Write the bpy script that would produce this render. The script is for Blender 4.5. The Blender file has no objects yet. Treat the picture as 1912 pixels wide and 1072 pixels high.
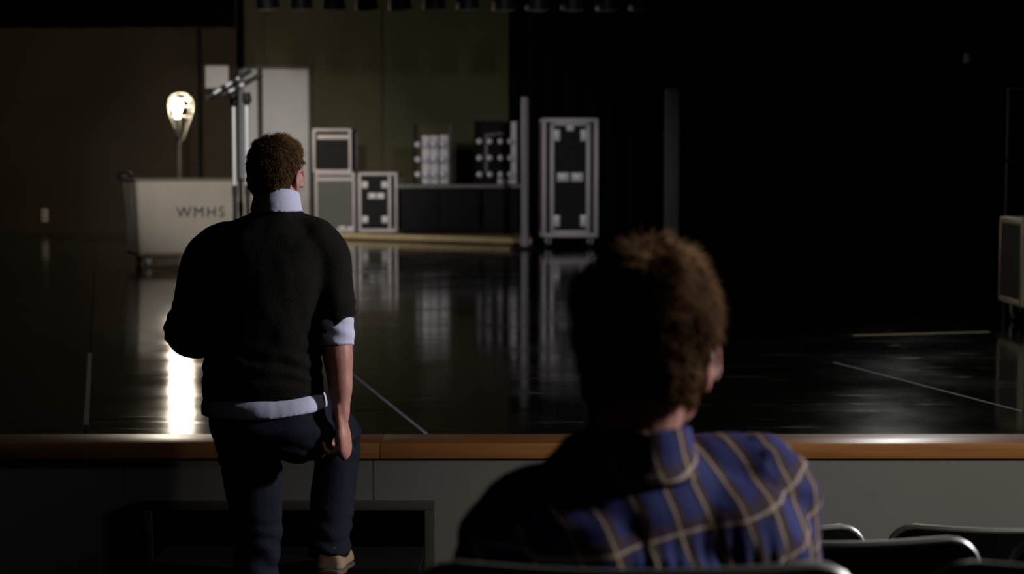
import bpy, bmesh, math, random
import numpy as np
from mathutils import Vector, Matrix, noise as mnoise

random.seed(7)
rng = np.random.default_rng(7)
R = math.radians
S = bpy.context.scene
C = S.collection

# ------------------------------------------------------------------ camera
F_PX, W_PX, H_PX = 3127.0, 1912.0, 1072.0
CAM_Z = 1.70
PITCH = math.atan(217.0 / F_PX)
STAGE = 0.72                       # stage floor height
cd = bpy.data.cameras.new('camera')
cd.sensor_width = 36.0
cd.lens = F_PX / W_PX * 36.0
cd.clip_start = 0.05
cd.clip_end = 200
cd.dof.use_dof = True
cd.dof.focus_distance = 4.6
cd.dof.aperture_fstop = 3.7
cam = bpy.data.objects.new('camera', cd)
cam.location = (0, 0, CAM_Z)
cam.rotation_euler = (math.pi / 2 - PITCH, 0, 0)
C.objects.link(cam)
S.camera = cam

# ------------------------------------------------------------------ colour management, world
S.view_settings.view_transform = 'Standard'
S.view_settings.look = 'None'
S.view_settings.gamma = 1.0
S.view_settings.use_curve_mapping = False
S.view_settings.exposure = 0.0
S.cycles.use_denoising = True
S.cycles.max_bounces = 6
S.cycles.sample_clamp_indirect = 3.0
wd = bpy.data.worlds.new('world')
S.world = wd
wd.use_nodes = True
wd.node_tree.nodes['Background'].inputs[0].default_value = (0.5, 0.55, 0.7, 1)
wd.node_tree.nodes['Background'].inputs[1].default_value = 0.0


def spot(name, loc, target, power, angle, blend, radius, col):
    l = bpy.data.lights.new(name, 'SPOT')
    l.energy = power
    l.spot_size = R(angle)
    l.spot_blend = blend
    l.shadow_soft_size = radius
    l.color = col
    o = bpy.data.objects.new(name, l)
    o.location = loc
    o.rotation_euler = (Vector(target) - Vector(loc)).to_track_quat('-Z', 'Y').to_euler()
    C.objects.link(o)
    return o


# lamp on the right side wall of the auditorium (lights the right sides of the men)
spot('house_lamp_right_offscreen', (8.75, 4.8, 4.1), (0.18, 3.14, 1.7), 3100, 36, 0.5, 0.30, (0.97, 0.96, 1.0))
# added unseen spot under the ceiling, cone shaped to light the stage front's right part
spot('front_fill_spot_offscreen', (5.0, -1.5, 7.3), (2.4, 6.0, 0.5), 1850, 38, 1.0, 0.25, (1.0, 0.96, 0.90))
# stage lanterns hung over the front of the stage, as high as the row in view, aimed at the gear and at the cart
spot('stage_lantern_front_offscreen', (1.4, 6.4, 3.8), (-0.3, 23.0, 1.1), 1250, 21, 0.9, 0.12, (1.0, 0.95, 0.98))
spot('stage_lantern_left_offscreen', (-1.8, 6.5, 3.8), (-3.3, 21.0, 1.6), 2300, 19, 0.8, 0.12, (1.0, 0.96, 0.92))
# stage lantern on the bars above the picture, upstage right (sheen on the stage edge)
spot('stage_lantern_back_offscreen', (4.3, 19.0, 5.0), (3.0, 6.0, 0.7), 230, 24, 0.9, 0.20, (1.0, 0.98, 0.95))

# ------------------------------------------------------------------ helpers


def at(px, py, D):
    """world point seen at a pixel of the photograph, D metres into the hall"""
    u = (px - W_PX / 2) / F_PX
    v = (H_PX / 2 - py) / F_PX
    dy = math.cos(PITCH) + v * math.sin(PITCH)
    dz = -math.sin(PITCH) + v * math.cos(PITCH)
    t = D / dy
    return Vector((u * t, D, CAM_Z + dz * t))


def floor_at(px, py, z=STAGE):
    v = (H_PX / 2 - py) / F_PX
    dy = math.cos(PITCH) + v * math.sin(PITCH)
    dz = -math.sin(PITCH) + v * math.cos(PITCH)
    t = (z - CAM_Z) / dz
    return Vector(((px - W_PX / 2) / F_PX * t, dy * t, z))


def mat(name, col, rough=0.5, metal=0.0, var=0.15, scale=8.0, bump=0.0, bscale=60.0, spec=0.5,
        emit=None, estr=0.0, coat=0.0, sss=0.0, stretch=None, sheen=0.0):
    m = bpy.data.materials.new(name)
    m.use_nodes = True
    nt = m.node_tree
    b = nt.nodes['Principled BSDF']
    tc = nt.nodes.new('ShaderNodeTexCoord')
    mp = nt.nodes.new('ShaderNodeMapping')
    nt.links.new(tc.outputs['Object'], mp.inputs['Vector'])
    if stretch:
        mp.inputs['Scale'].default_value = stretch
    n = nt.nodes.new('ShaderNodeTexNoise')
    n.inputs['Scale'].default_value = scale
    n.inputs['Detail'].default_value = 5
    nt.links.new(mp.outputs[0], n.inputs['Vector'])
    mx = nt.nodes.new('ShaderNodeMix')
    mx.data_type = 'RGBA'
    c = Vector(col)
    mx.inputs[6].default_value = (*(c * (1 - var)), 1)
    mx.inputs[7].default_value = (*(c * (1 + var)), 1)
    nt.links.new(n.outputs['Fac'], mx.inputs[0])
    nt.links.new(mx.outputs[2], b.inputs['Base Color'])
    b.inputs['Roughness'].default_value = rough
    b.inputs['Metallic'].default_value = metal
    b.inputs['Specular IOR Level'].default_value = spec
    if coat:
        b.inputs['Coat Weight'].default_value = coat
        b.inputs['Coat Roughness'].default_value = 0.30
    if sheen:
        b.inputs['Sheen Weight'].default_value = sheen
        b.inputs['Sheen Roughness'].default_value = 0.5
    if sss:
        b.inputs['Subsurface Weight'].default_value = sss
        b.inputs['Subsurface Radius'].default_value = (0.012, 0.004, 0.002)
        b.inputs['Subsurface Scale'].default_value = 1.0
    if emit:
        b.inputs['Emission Color'].default_value = (*emit, 1)
        b.inputs['Emission Strength'].default_value = estr
    if bump:
        n2 = nt.nodes.new('ShaderNodeTexNoise')
        n2.inputs['Scale'].default_value = bscale
        n2.inputs['Detail'].default_value = 6
        nt.links.new(mp.outputs[0], n2.inputs['Vector'])
        bp = nt.nodes.new('ShaderNodeBump')
        bp.inputs['Strength'].default_value = bump
        bp.inputs['Distance'].default_value = 0.01
        nt.links.new(n2.outputs['Fac'], bp.inputs['Height'])
        nt.links.new(bp.outputs[0], b.inputs['Normal'])
    return m


M = {}
M['black'] = mat('black_paint', (0.006, 0.006, 0.007), 0.7, spec=0.2)
M['blackwall'] = mat('black_wall', (0.012, 0.011, 0.010), 0.9, spec=0.1, scale=1.5, var=0.3)
M['velour'] = mat('black_velour', (0.004, 0.004, 0.004), 1.0, spec=0.05)
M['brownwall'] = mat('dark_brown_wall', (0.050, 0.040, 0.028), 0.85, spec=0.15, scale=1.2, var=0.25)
M['olive'] = mat('olive_wall', (0.094, 0.089, 0.052), 0.8, spec=0.2, scale=1.0, var=0.3, bump=0.1, bscale=12)
M['olive_dark'] = mat('olive_batten', (0.085, 0.078, 0.048), 0.8, spec=0.2)
M['door'] = mat('pale_light_patch', (0.80, 0.80, 0.84), 0.6, spec=0.3, scale=2, var=0.08)  # pale colour stands in for a patch of light on the back wall
M['patchframe'] = mat('patch_frame_paint', (0.12, 0.12, 0.13), 0.6)
M['greige'] = mat('stage_front_paint', (0.23, 0.22, 0.20), 0.75, spec=0.25, scale=2.0, var=0.1, bump=0.015)
M['ventframe'] = mat('vent_frame_paint', (0.085, 0.08, 0.065), 0.6, spec=0.3)
M['carpet'] = mat('dark_carpet', (0.012, 0.011, 0.012), 0.95, spec=0.1, bump=0.3, bscale=200)
M['wood'] = mat('orange_wood', (0.42, 0.17, 0.045), 0.42, spec=0.7, scale=5, var=0.4, stretch=(0.6, 8, 8), bump=0.05, bscale=25, coat=1.0)
M['platwood'] = mat('platform_wood', (0.20, 0.13, 0.06), 0.5, scale=4, var=0.3, stretch=(0.5, 6, 6))
M['nosing'] = mat('worn_nosing_wood', (0.42, 0.34, 0.19), 0.5, scale=4, var=0.3)
M['alu'] = mat('aluminium_edge', (0.46, 0.43, 0.45), 0.5, metal=0.2, var=0.12, scale=6)
M['alu_dim'] = mat('worn_aluminium_edge', (0.60, 0.55, 0.40), 0.45, metal=0.35, var=0.15, scale=6)
M['caseblack'] = mat('black_laminate', (0.006, 0.006, 0.0045), 0.6, var=0.2, spec=0.2)
M['casegrey'] = mat('grey_laminate', (0.085, 0.085, 0.078), 0.55, var=0.15, scale=3)
M['steel'] = mat('zinc_steel', (0.55, 0.55, 0.56), 0.45, metal=0.2, var=0.1)
M['rubber'] = mat('black_rubber', (0.012, 0.012, 0.012), 0.6)
M['whitewheel'] = mat('pale_caster_wheel', (0.55, 0.55, 0.52), 0.5)
M['chrome'] = mat('chrome_tube', (0.85, 0.85, 0.86), 0.35, metal=0.12, var=0.04)
M['canvas'] = mat('offwhite_canvas', (0.46, 0.41, 0.34), 0.85, spec=0.2, scale=3.0, var=0.15, bump=0.2, bscale=14)
M['canvas_rim'] = mat('canvas_rim', (0.20, 0.17, 0.13), 0.7)
M['ink'] = mat('stencil_ink', (0.025, 0.02, 0.018), 0.8, var=0.3, scale=20)
M['paper'] = mat('white_paper', (0.84, 0.84, 0.90), 0.7, var=0.05)
M['whiteplate'] = mat('white_plastic', (0.75, 0.72, 0.64), 0.5, var=0.05)
M['porcelain'] = mat('frosted_bulb', (0.80, 0.80, 0.92), 0.3, var=0.04)
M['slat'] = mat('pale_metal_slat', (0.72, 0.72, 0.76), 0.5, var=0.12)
M['slatdim'] = mat('dull_and_shaded_metal', (0.16, 0.16, 0.16), 0.5, var=0.12)  # dull metal, also colours the shaded slats of the second lamp bank
M['greypole'] = mat('grey_pipe', (0.30, 0.29, 0.33), 0.5, metal=0.2, var=0.15, scale=3)
M['greypost'] = mat('dull_grey_post', (0.10, 0.10, 0.10), 0.7, var=0.3, scale=6)
M['green'] = mat('dark_green_paint', (0.010, 0.085, 0.018), 0.6, var=0.2)
M['tape'] = mat('worn_white_tape', (0.42, 0.42, 0.55), 0.6, var=0.5, scale=14)
M['goldtape'] = mat('worn_yellow_tape', (0.55, 0.42, 0.16), 0.6, var=0.4, scale=10)
M['seatshell'] = mat('black_seat_shell', (0.010, 0.0095, 0.009), 0.42, spec=0.4)
M['seatrim'] = mat('seat_edge_band', (0.26, 0.25, 0.22), 0.38, spec=0.5, metal=0.3)
M['seatpad'] = mat('dark_seat_fabric', (0.012, 0.012, 0.016), 0.9, bump=0.2, bscale=150)
M['skin'] = mat('skin', (0.44, 0.195, 0.155), 0.5, var=0.10, scale=20, sss=0.45, spec=0.35)
M['hair_a'] = mat('dark_brown_hair', (0.115, 0.062, 0.025), 0.7, var=0.5, scale=45, spec=0.06)
M['hair_b'] = mat('brown_hair', (0.150, 0.074, 0.026), 0.7, var=0.6, scale=40, spec=0.06)
M['sweater'] = mat('charcoal_knit', (0.0115, 0.0106, 0.0085), 0.95, var=0.25, scale=30, bump=0.3, bscale=220, spec=0.1)
M['shirt'] = mat('pale_blue_cotton', (0.55, 0.55, 0.72), 0.8, var=0.05, bump=0.08, bscale=40)
M['jeans'] = mat('dark_denim', (0.0058, 0.0070, 0.0150), 0.85, var=0.3, scale=14, bump=0.2, bscale=180, spec=0.2)
M['shoe'] = mat('tan_suede', (0.27, 0.175, 0.105), 0.8, var=0.15)
M['sole'] = mat('brown_sole', (0.08, 0.05, 0.03), 0.7)
M['eye'] = mat('eye', (0.6, 0.58, 0.55), 0.2)
M['specs'] = mat('dark_spectacle_frame', (0.05, 0.045, 0.045), 0.3, spec=0.5)
M['lens'] = mat('spectacle_lens', (0.5, 0.5, 0.55), 0.1, metal=0.3)
M['stepblack'] = mat('black_step_paint', (0.005, 0.005, 0.005), 0.85, spec=0.1)
M['lantern'] = mat('black_lantern', (0.012, 0.012, 0.013), 0.5)
M['lanternrim'] = mat('lantern_rim', (0.16, 0.16, 0.15), 0.5)
M['redgel'] = mat('dark_red_gel', (0.10, 0.008, 0.02), 0.4)
M['bulb'] = mat('lit_bulb', (1, 0.95, 0.85), 0.3, emit=(1.0, 0.93, 0.78), estr=70)
M['cagewire'] = mat('cage_wire', (0.16, 0.15, 0.12), 0.5, metal=0.3)


def plaid():
    m = bpy.data.materials.new('plaid_cotton')
    m.use_nodes = True
    nt = m.node_tree
    b = nt.nodes['Principled BSDF']
    b.inputs['Roughness'].default_value = 0.85
    b.inputs['Specular IOR Level'].default_value = 0.2
    tc = nt.nodes.new('ShaderNodeTexCoord')
    nz = nt.nodes.new('ShaderNodeTexNoise')
    nz.inputs['Scale'].default_value = 9
    nz.inputs['Detail'].default_value = 2
    nt.links.new(tc.outputs['Object'], nz.inputs['Vector'])
    add = nt.nodes.new('ShaderNodeVectorMath')
    add.operation = 'MULTIPLY_ADD'
    nt.links.new(nz.outputs['Color'], add.inputs[0])
    add.inputs[1].default_value = (0.011, 0.0, 0.011)
    nt.links.new(tc.outputs['Object'], add.inputs[2])
    sp = nt.nodes.new('ShaderNodeSeparateXYZ')
    nt.links.new(add.outputs[0], sp.inputs[0])

    def math_(op, a, bb=None, c=None):
        n = nt.nodes.new('ShaderNodeMath')
        n.operation = op
        for i, v in enumerate((a, bb, c)):
            if v is None:
                continue
            if isinstance(v, (int, float)):
                n.inputs[i].default_value = v
            else:
                nt.links.new(v, n.inputs[i])
        return n.outputs[0]
    # u runs across the back (vertical lines), w runs up the back (horizontal lines)
    u = math_('ADD', math_('MULTIPLY', sp.outputs[2], 0.20), sp.outputs[0])
    w = math_('ADD', math_('MULTIPLY', sp.outputs[0], -0.13), math_('ADD', sp.outputs[2], math_('MULTIPLY', sp.outputs[1], -0.35)))

    def band(c, period, phase, width, soft):
        f = math_('FRACT', math_('ADD', math_('DIVIDE', c, period), phase))
        d = math_('ABSOLUTE', math_('SUBTRACT', f, 0.5))
        n = nt.nodes.new('ShaderNodeMapRange')
        n.interpolation_type = 'SMOOTHSTEP'
        nt.links.new(d, n.inputs['Value'])
        n.inputs['From Min'].default_value = width
        n.inputs['From Max'].default_value = width + soft
        n.inputs['To Min'].default_value = 1
        n.inputs['To Max'].default_value = 0
        return n.outputs[0]

    def mix(fac, c1, c2):
        n = nt.nodes.new('ShaderNodeMix')
        n.data_type = 'RGBA'
        if isinstance(fac, (int, float)):
            n.inputs[0].default_value = fac
        else:
            nt.links.new(fac, n.inputs[0])
        for i, v in ((6, c1), (7, c2)):
            if isinstance(v, tuple):
                n.inputs[i].default_value = (*v, 1)
            else:
                nt.links.new(v, n.inputs[i])
        return n.outputs[2]
    PU, PW = 0.046, 0.053
    blue, navy, brown, cream = (0.042, 0.047, 0.200), (0.011, 0.012, 0.034), (0.085, 0.041, 0.024), (0.60, 0.46, 0.34)
    c = mix(math_('MULTIPLY', band(u, PU, 0.0, 0.20, 0.10), 0.85), navy, blue)
    c = mix(math_('MULTIPLY', band(w, PW, 0.0, 0.26, 0.10), 0.45), c, blue)
    c = mix(math_('MULTIPLY', band(u, PU, 0.42, 0.13, 0.09), 0.85), c, brown)
    c = mix(math_('MULTIPLY', band(w, PW, 0.42, 0.12, 0.09), 0.65), c, brown)
    c = mix(math_('MULTIPLY', band(u, PU, 0.50, 0.020, 0.03), 0.8), c, cream)
    c = mix(math_('MULTIPLY', band(w, PW, 0.50, 0.014, 0.03), 0.8), c, cream)
    nt.links.new(c, b.inputs['Base Color'])
    n2 = nt.nodes.new('ShaderNodeTexNoise')
    n2.inputs['Scale'].default_value = 60
    nt.links.new(tc.outputs['Object'], n2.inputs['Vector'])
    bp = nt.nodes.new('ShaderNodeBump')
    bp.inputs['Strength'].default_value = 0.15
    bp.inputs['Distance'].default_value = 0.004
    nt.links.new(n2.outputs['Fac'], bp.inputs['Height'])
    nt.links.new(bp.outputs[0], b.inputs['Normal'])
    return m


M['plaid'] = plaid()


def stage_mat(name, rough, dust, seed, base):
    """black gloss sheet with dusty scuffs dragged across it"""
    m = bpy.data.materials.new(name)
    m.use_nodes = True
    nt = m.node_tree
    b = nt.nodes['Principled BSDF']
    tc = nt.nodes.new('ShaderNodeTexCoord')

    def noise_(sc, scale, det=5, off=0.0):
        mp = nt.nodes.new('ShaderNodeMapping')
        mp.inputs['Scale'].default_value = sc
        mp.inputs['Location'].default_value = (off, off * 0.7, 0)
        nt.links.new(tc.outputs['Object'], mp.inputs['Vector'])
        n = nt.nodes.new('ShaderNodeTexNoise')
        n.inputs['Scale'].default_value = scale
        n.inputs['Detail'].default_value = det
        nt.links.new(mp.outputs[0], n.inputs['Vector'])
        return n.outputs['Fac']

    def ramp(f, a, c, lo=0.0, hi=1.0):
        n = nt.nodes.new('ShaderNodeMapRange')
        n.interpolation_type = 'SMOOTHSTEP'
        nt.links.new(f, n.inputs['Value'])
        n.inputs['From Min'].default_value = a
        n.inputs['From Max'].default_value = c
        n.inputs['To Min'].default_value = lo
        n.inputs['To Max'].default_value = hi
        return n.outputs[0]

    def mul(a, c):
        n = nt.nodes.new('ShaderNodeMath')
        n.operation = 'MULTIPLY'
        for i, v in enumerate((a, c)):
            if isinstance(v, (int, float)):
                n.inputs[i].default_value = v
            else:
                nt.links.new(v, n.inputs[i])
        return n.outputs[0]
    streak = ramp(noise_((0.8, 5.0, 1), 3.2, 6, seed), 0.60, 0.70)
    patch = ramp(noise_((1, 1, 1), 0.8, 3, seed + 3), 0.42, 0.62)
    haze = noise_((1, 1, 1), 1.7, 6, seed + 7)
    scuff = mul(mul(streak, patch), dust)
    mx = nt.nodes.new('ShaderNodeMix')
    mx.data_type = 'RGBA'
    mx.inputs[6].default_value = (*base, 1)
    mx.inputs[7].default_value = (0.13, 0.13, 0.11, 1)
    nt.links.new(scuff, mx.inputs[0])
    nt.links.new(mx.outputs[2], b.inputs['Base Color'])
    r1 = ramp(haze, 0.3, 0.75, rough * 0.75, rough * 1.5)
    ad = nt.nodes.new('ShaderNodeMath')
    ad.operation = 'ADD'
    nt.links.new(r1, ad.inputs[0])
    nt.links.new(mul(scuff, 0.2), ad.inputs[1])
    nt.links.new(ad.outputs[0], b.inputs['Roughness'])
    b.inputs['Specular IOR Level'].default_value = 0.62
    bp = nt.nodes.new('ShaderNodeBump')
    bp.inputs['Strength'].default_value = 0.05
    bp.inputs['Distance'].default_value = 0.01
    nt.links.new(noise_((1, 1, 1), 5.0, 3, seed), bp.inputs['Height'])
    nt.links.new(bp.outputs[0], b.inputs['Normal'])
    return m


STAGE_MATS = [stage_mat('stage_sheet_gloss', 0.09, 0.35, 0.0, (0.003, 0.003, 0.0026)), stage_mat('stage_sheet_worn', 0.085, 0.6, 11.0, (0.006, 0.006, 0.005)),
              stage_mat('stage_sheet_dusty', 0.092, 0.8, 23.0, (0.010, 0.010, 0.0085))]


class MB:
    """collects shapes into one mesh"""

    def __init__(s):
        s.bm = bmesh.new()

    def _bm(s, verts, faces):
        vs = [s.bm.verts.new(v) for v in verts]
        for f in faces:
            try:
                s.bm.faces.new([vs[i] for i in f])
            except ValueError:
                pass
        return vs

    def box(s, c, size, rot=None, bevel=0.0):
        t = bmesh.new()
        bmesh.ops.create_cube(t, size=1.0)
        bmesh.ops.scale(t, vec=Vector(size), verts=t.verts)
        if bevel:
            bmesh.ops.bevel(t, geom=list(t.edges), offset=bevel, segments=2, affect='EDGES', profile=0.6)
        mtx = Matrix.Translation(Vector(c))
        if rot is not None:
            mtx = mtx @ rot.to_4x4()
        bmesh.ops.transform(t, matrix=mtx, verts=t.verts)
        s._merge(t)
        return s

    def _merge(s, t):
        t.verts.index_update()
        s._bm([v.co.copy() for v in t.verts], [[v.index for v in f.verts] for f in t.faces])
        t.free()

    def rbox(s, x0, x1, y0, y1, z0, z1, bevel=0.0):
        return s.box(((x0 + x1) / 2, (y0 + y1) / 2, (z0 + z1) / 2), (x1 - x0, y1 - y0, z1 - z0), None, bevel)

    def tube(s, pts, r, n=10, cap=True):
        pts = [Vector(p) for p in pts]
        rs = r if isinstance(r, (list, tuple)) else [r] * len(pts)
        rings = []
        up = Vector((0.13, 0.27, 1)).normalized()
        prev = None
        for i, p in enumerate(pts):
            d = (pts[min(i + 1, len(pts) - 1)] - pts[max(i - 1, 0)]).normalized()
            if prev is None:
                a = d.orthogonal().normalized()
            else:
                a = (prev - d * prev.dot(d)).normalized()
            prev = a
            bb = d.cross(a)
            rings.append([p + (a * math.cos(2 * math.pi * k / n) + bb * math.sin(2 * math.pi * k / n)) * rs[i] for k in range(n)])
        verts = [v for rg in rings for v in rg]
        faces = []
        for i in range(len(pts) - 1):
            for k in range(n):
                faces.append((i * n + k, i * n + (k + 1) % n, (i + 1) * n + (k + 1) % n, (i + 1) * n + k))
        if cap:
            faces.append(tuple(reversed(range(n))))
            faces.append(tuple(range((len(pts) - 1) * n, len(pts) * n)))
        s._bm(verts, faces)
        return s

    def lathe(s, prof, c=(0, 0, 0), n=20, rot=None):
        c = Vector(c)
        verts, faces = [], []
        for (r, z) in prof:
            for k in range(n):
                v = Vector((max(r, 1e-4) * math.cos(2 * math.pi * k / n), max(r, 1e-4) * math.sin(2 * math.pi * k / n), z))
                if rot is not None:
                    v = rot @ v
                verts.append(c + v)
        L = len(prof)
        for i in range(L - 1):
            for k in range(n):
                faces.append((i * n + k, i * n + (k + 1) % n, (i + 1) * n + (k + 1) % n, (i + 1) * n + k))
        faces.append(tuple(reversed(range(n))))
        faces.append(tuple(range((L - 1) * n, L * n)))
        s._bm(verts, faces)
        return s

    def ball(s, c, r, n=14):
        rr = r if isinstance(r, (list, tuple)) else (r, r, r)
        t = bmesh.new()
        bmesh.ops.create_uvsphere(t, u_segments=n, v_segments=max(6, n // 2 + 2), radius=1)
        bmesh.ops.scale(t, vec=Vector(rr), verts=t.verts)
        bmesh.ops.translate(t, vec=Vector(c), verts=t.verts)
        s._merge(t)
        return s

    def prism(s, poly, z0, z1):
        n = len(poly)
        verts = [Vector((p[0], p[1], z0)) for p in poly] + [Vector((p[0], p[1], z1)) for p in poly]
        faces = [tuple(reversed(range(n))), tuple(range(n, 2 * n))]
        for i in range(n):
            j = (i + 1) % n
            faces.append((i, j, n + j, n + i))
        s._bm(verts, faces)
        return s

    def raw(s, verts, faces):
        s._bm([Vector(v) for v in verts], faces)
        return s

    def mesh(s, name, smooth=True):
        bmesh.ops.recalc_face_normals(s.bm, faces=s.bm.faces)
        me = bpy.data.meshes.new(name)
        s.bm.to_mesh(me)
        s.bm.free()
        if smooth:
            me.polygons.foreach_set('use_smooth', [True] * len(me.polygons))
            me.set_sharp_from_angle(angle=R(38))
        return me

    def build(s, name, m, parent=None, smooth=True):
        return link(name, s.mesh(name, smooth), m, parent)


def link(name, me, m, parent=None):
    o = bpy.data.objects.new(name, me)
    if m is not None:
        me.materials.clear()
        me.materials.append(m)
    C.objects.link(o)
    if parent is not None:
        o.parent = parent
    return o


def empty(name, loc, label, cat, group=None, rz=0.0):
    o = bpy.data.objects.new(name, None)
    o.empty_display_size = 0.1
    o.location = loc
    o.rotation_euler = (0, 0, rz)
    C.objects.link(o)
    return tag(o, label, cat, group)


def tag(o, label, cat, group=None):
    o['label'] = label
    o['category'] = cat
    if group:
        o['group'] = group
    return o


def struct(o, label=None):
    o['kind'] = 'structure'
    if label:
        o['label'] = label
    return o


def copy_tree(o, parent=None):
    c = o.copy()
    C.objects.link(c)
    c.parent = parent
    for ch in list(o.children):
        copy_tree(ch, c)
    return c


# ------------------------------------------------------------------ the hall and stage shell
Y_LIP = 5.97
Y_BACK = 27.2
XW = 9.0
struct(MB().rbox(-XW, XW, -4, 6.2, -0.12, 0.0).build('floor', M['carpet']), 'dark carpeted auditorium floor before the stage')
# raked tiers under the seats
for k, (y0, y1, z) in enumerate(((-4, 2.72, 0.413), (2.72, 3.56, 0.252), (3.56, 4.45, 0.082))):
    struct(MB().rbox(-0.28, XW, y0, y1, 0.0, z, 0.004).build('floor_tier', M['carpet']), 'dark carpeted step under the rows of seats')
struct(MB().rbox(-XW - 0.2, XW + 0.2, Y_BACK + 0.0, Y_BACK + 0.2, 0, 7.6).build('wall_back', M['olive']), 'olive painted back wall of the stage')
struct(MB().rbox(-XW - 0.2, -XW, -4, Y_BACK, 0, 7.6).build('wall_left', M['blackwall']), 'black side wall')
struct(MB().rbox(XW, XW + 0.2, -4, Y_BACK, 0, 7.6).build('wall_right', M['blackwall']), 'black side wall')
struct(MB().rbox(-XW - 0.2, XW + 0.2, -4.2, -4, 0, 7.6).build('wall_rear', M['blackwall']), 'dark rear wall of the auditorium')
struct(MB().rbox(-XW - 0.2, XW + 0.2, -4.2, Y_BACK + 0.2, 7.6, 7.8).build('ceiling', M['blackwall']), 'black ceiling')

# stage floor: black sheets laid at a slant to the stage edge
sf = struct(MB().rbox(-XW, XW, Y_LIP + 0.20, Y_BACK, STAGE - 0.16, STAGE - 0.012).build('floor_stage', M['black']), 'glossy black stage floor of slanted sheets')
PHI = R(13.8)
E1 = Vector((-math.sin(PHI), math.cos(PHI)))
E2 = Vector((math.cos(PHI), math.sin(PHI)))


def clip(poly, n, d):
    out = []
    for i in range(len(poly)):
        a, b = poly[i], poly[(i + 1) % len(poly)]
        da, db = a.dot(n) - d, b.dot(n) - d
        if da >= 0:
            out.append(a)
        if da * db < 0:
            out.append(a + (b - a) * (da / (da - db)))
    return out


SX, TY, S0, T0 = 1.235, 2.44, 1.168, 9.2
YF = Y_LIP + 0.225
for i in range(-9, 14):
    for j in range(-4, 12):
        g = 0.0025
        s0, s1 = S0 + i * SX + g, S0 + (i + 1) * SX - g
        off = 0.0
        t0, t1 = T0 + j * TY + g + off, T0 + (j + 1) * TY - g + off
        poly = [E2 * a + E1 * b for a, b in ((s0, t0), (s1, t0), (s1, t1), (s0, t1))]
        for n, d in ((Vector((0, 1)), YF), (Vector((0, -1)), -(Y_BACK - 0.005)), (Vector((1, 0)), -XW + 0.01), (Vector((-1, 0)), -XW + 0.01)):
            poly = clip(poly, n, d)
            if len(poly) < 3:
                break
        if len(poly) < 3:
            continue
        dz = random.uniform(-0.0006, 0.0006)
        near = j <= -1
        mi = random.choice((1, 2, 2)) if near else random.choice((0, 0, 1))
        MB().prism([(p.x, p.y) for p in poly], STAGE - 0.012, STAGE + dz).build('floor_panel', STAGE_MATS[mi], sf, smooth=False)


def joint_strip(i, t0, t1, w, name, m, label, cross=False):
    if cross:
        a, b = E2 * t0 + E1 * i, E2 * t1 + E1 * i
        e = E1
    else:
        s = S0 + i * SX
        a, b = E2 * s + E1 * t0, E2 * s + E1 * t1
        e = E2
    poly = [a - e * w / 2, a + e * w / 2, b + e * w / 2, b - e * w / 2]
    poly = clip(poly, Vector((0, 1)), YF + 0.01)
    o = MB().prism([(p.x, p.y) for p in poly], STAGE - 0.0005, STAGE + 0.0014).build(name, m, None, smooth=False)
    return tag(o, label, 'tape')


joint_strip(0, 5.9, 8.05, 0.016, 'floor_tape', M['tape'], 'pale tape strip slanting to the stage edge beside the standing man')
joint_strip(-1, 6.62, 9.25, 0.020, 'floor_tape', M['tape'], 'pale tape strip on the stage floor below the canvas cart')
joint_strip(2, 6.1, 7.9, 0.008, 'floor_tape', M['tape'], 'thin worn tape line on the dark floor before the low road case')
joint_strip(T0 - 0.02, 4.35, 5.25, 0.035, 'floor_tape', M['goldtape'], 'yellow tape strip lying across the dark stage floor', True)

# stage lip: wooden boards
lip = struct(MB().rbox(-XW, XW, Y_LIP + 0.03, Y_LIP + 0.19, STAGE - 0.075, STAGE - 0.052).build('trim_1', M['wood']), 'orange wooden edge along the stage front')
z_lip = STAGE
cuts = [-XW, -4.7, -2.55, -0.475, 0.30, 2.95, 5.6, XW]
for a, b in zip(cuts[:-1], cuts[1:]):
    MB().rbox(a + 0.0012, b - 0.0012, Y_LIP, YF - 0.002, z_lip - 0.054, z_lip + 0.001, 0.002).build('lip_board', M['wood'], lip)

# stage front: painted boards, with a framed low opening
wf = struct(MB().rbox(-XW, XW, Y_LIP + 0.60, Y_LIP + 0.66, 0, STAGE - 0.17).build('wall_stage_front', M['black']), 'greyish painted stage front under the wooden edge')
OX0, OX1, OZ = -1.30, -0.315, 0.478
ZT = z_lip - 0.053
yf0, yf1 = Y_LIP + 0.012, Y_LIP + 0.030
edges = [-XW, -5.0, -3.2, -2.3, -1.40, -0.50, 0.40, 3.3, 6.2, XW]
for a, b in zip(edges[:-1], edges[1:]):
    a2, b2 = a + 0.002, b - 0.002
    mb = MB()
    if b <= OX0 or a >= OX1:
        mb.rbox(a2, b2, yf0, yf1, 0, ZT)
    else:
        mb.rbox(a2, b2, yf0, yf1, OZ, ZT)
        if a2 < OX0:
            mb.rbox(a2, OX0, yf0, yf1, 0, OZ)
        if b2 > OX1:
            mb.rbox(OX1, b2, yf0, yf1, 0, OZ)
    mb.build('front_panel', M['greige'], wf, smooth=False)
fw = 0.035
for nm, bx in (('opening_frame', (OX0 - fw, OX1 + fw, OZ, OZ + fw)), ('opening_frame', (OX0 - fw, OX0, 0, OZ)), ('opening_frame', (OX1, OX1 + fw, 0, OZ))):
    MB().rbox(bx[0], bx[1], yf0 - 0.014, yf0 + 0.02, bx[2], bx[3], 0.003).build(nm, M['ventframe'], wf)
for bx in ((OX0 - 0.02, OX0, 0, OZ), (OX1, OX1 + 0.02, 0, OZ)):
    MB().rbox(bx[0], bx[1], yf1, Y_LIP + 0.6, bx[2], bx[3]).build('opening_side', M['black'], wf)
MB().rbox(OX0, OX1, yf1, Y_LIP + 0.6, OZ, OZ + 0.02).build('opening_top', M['black'], wf)

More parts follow.
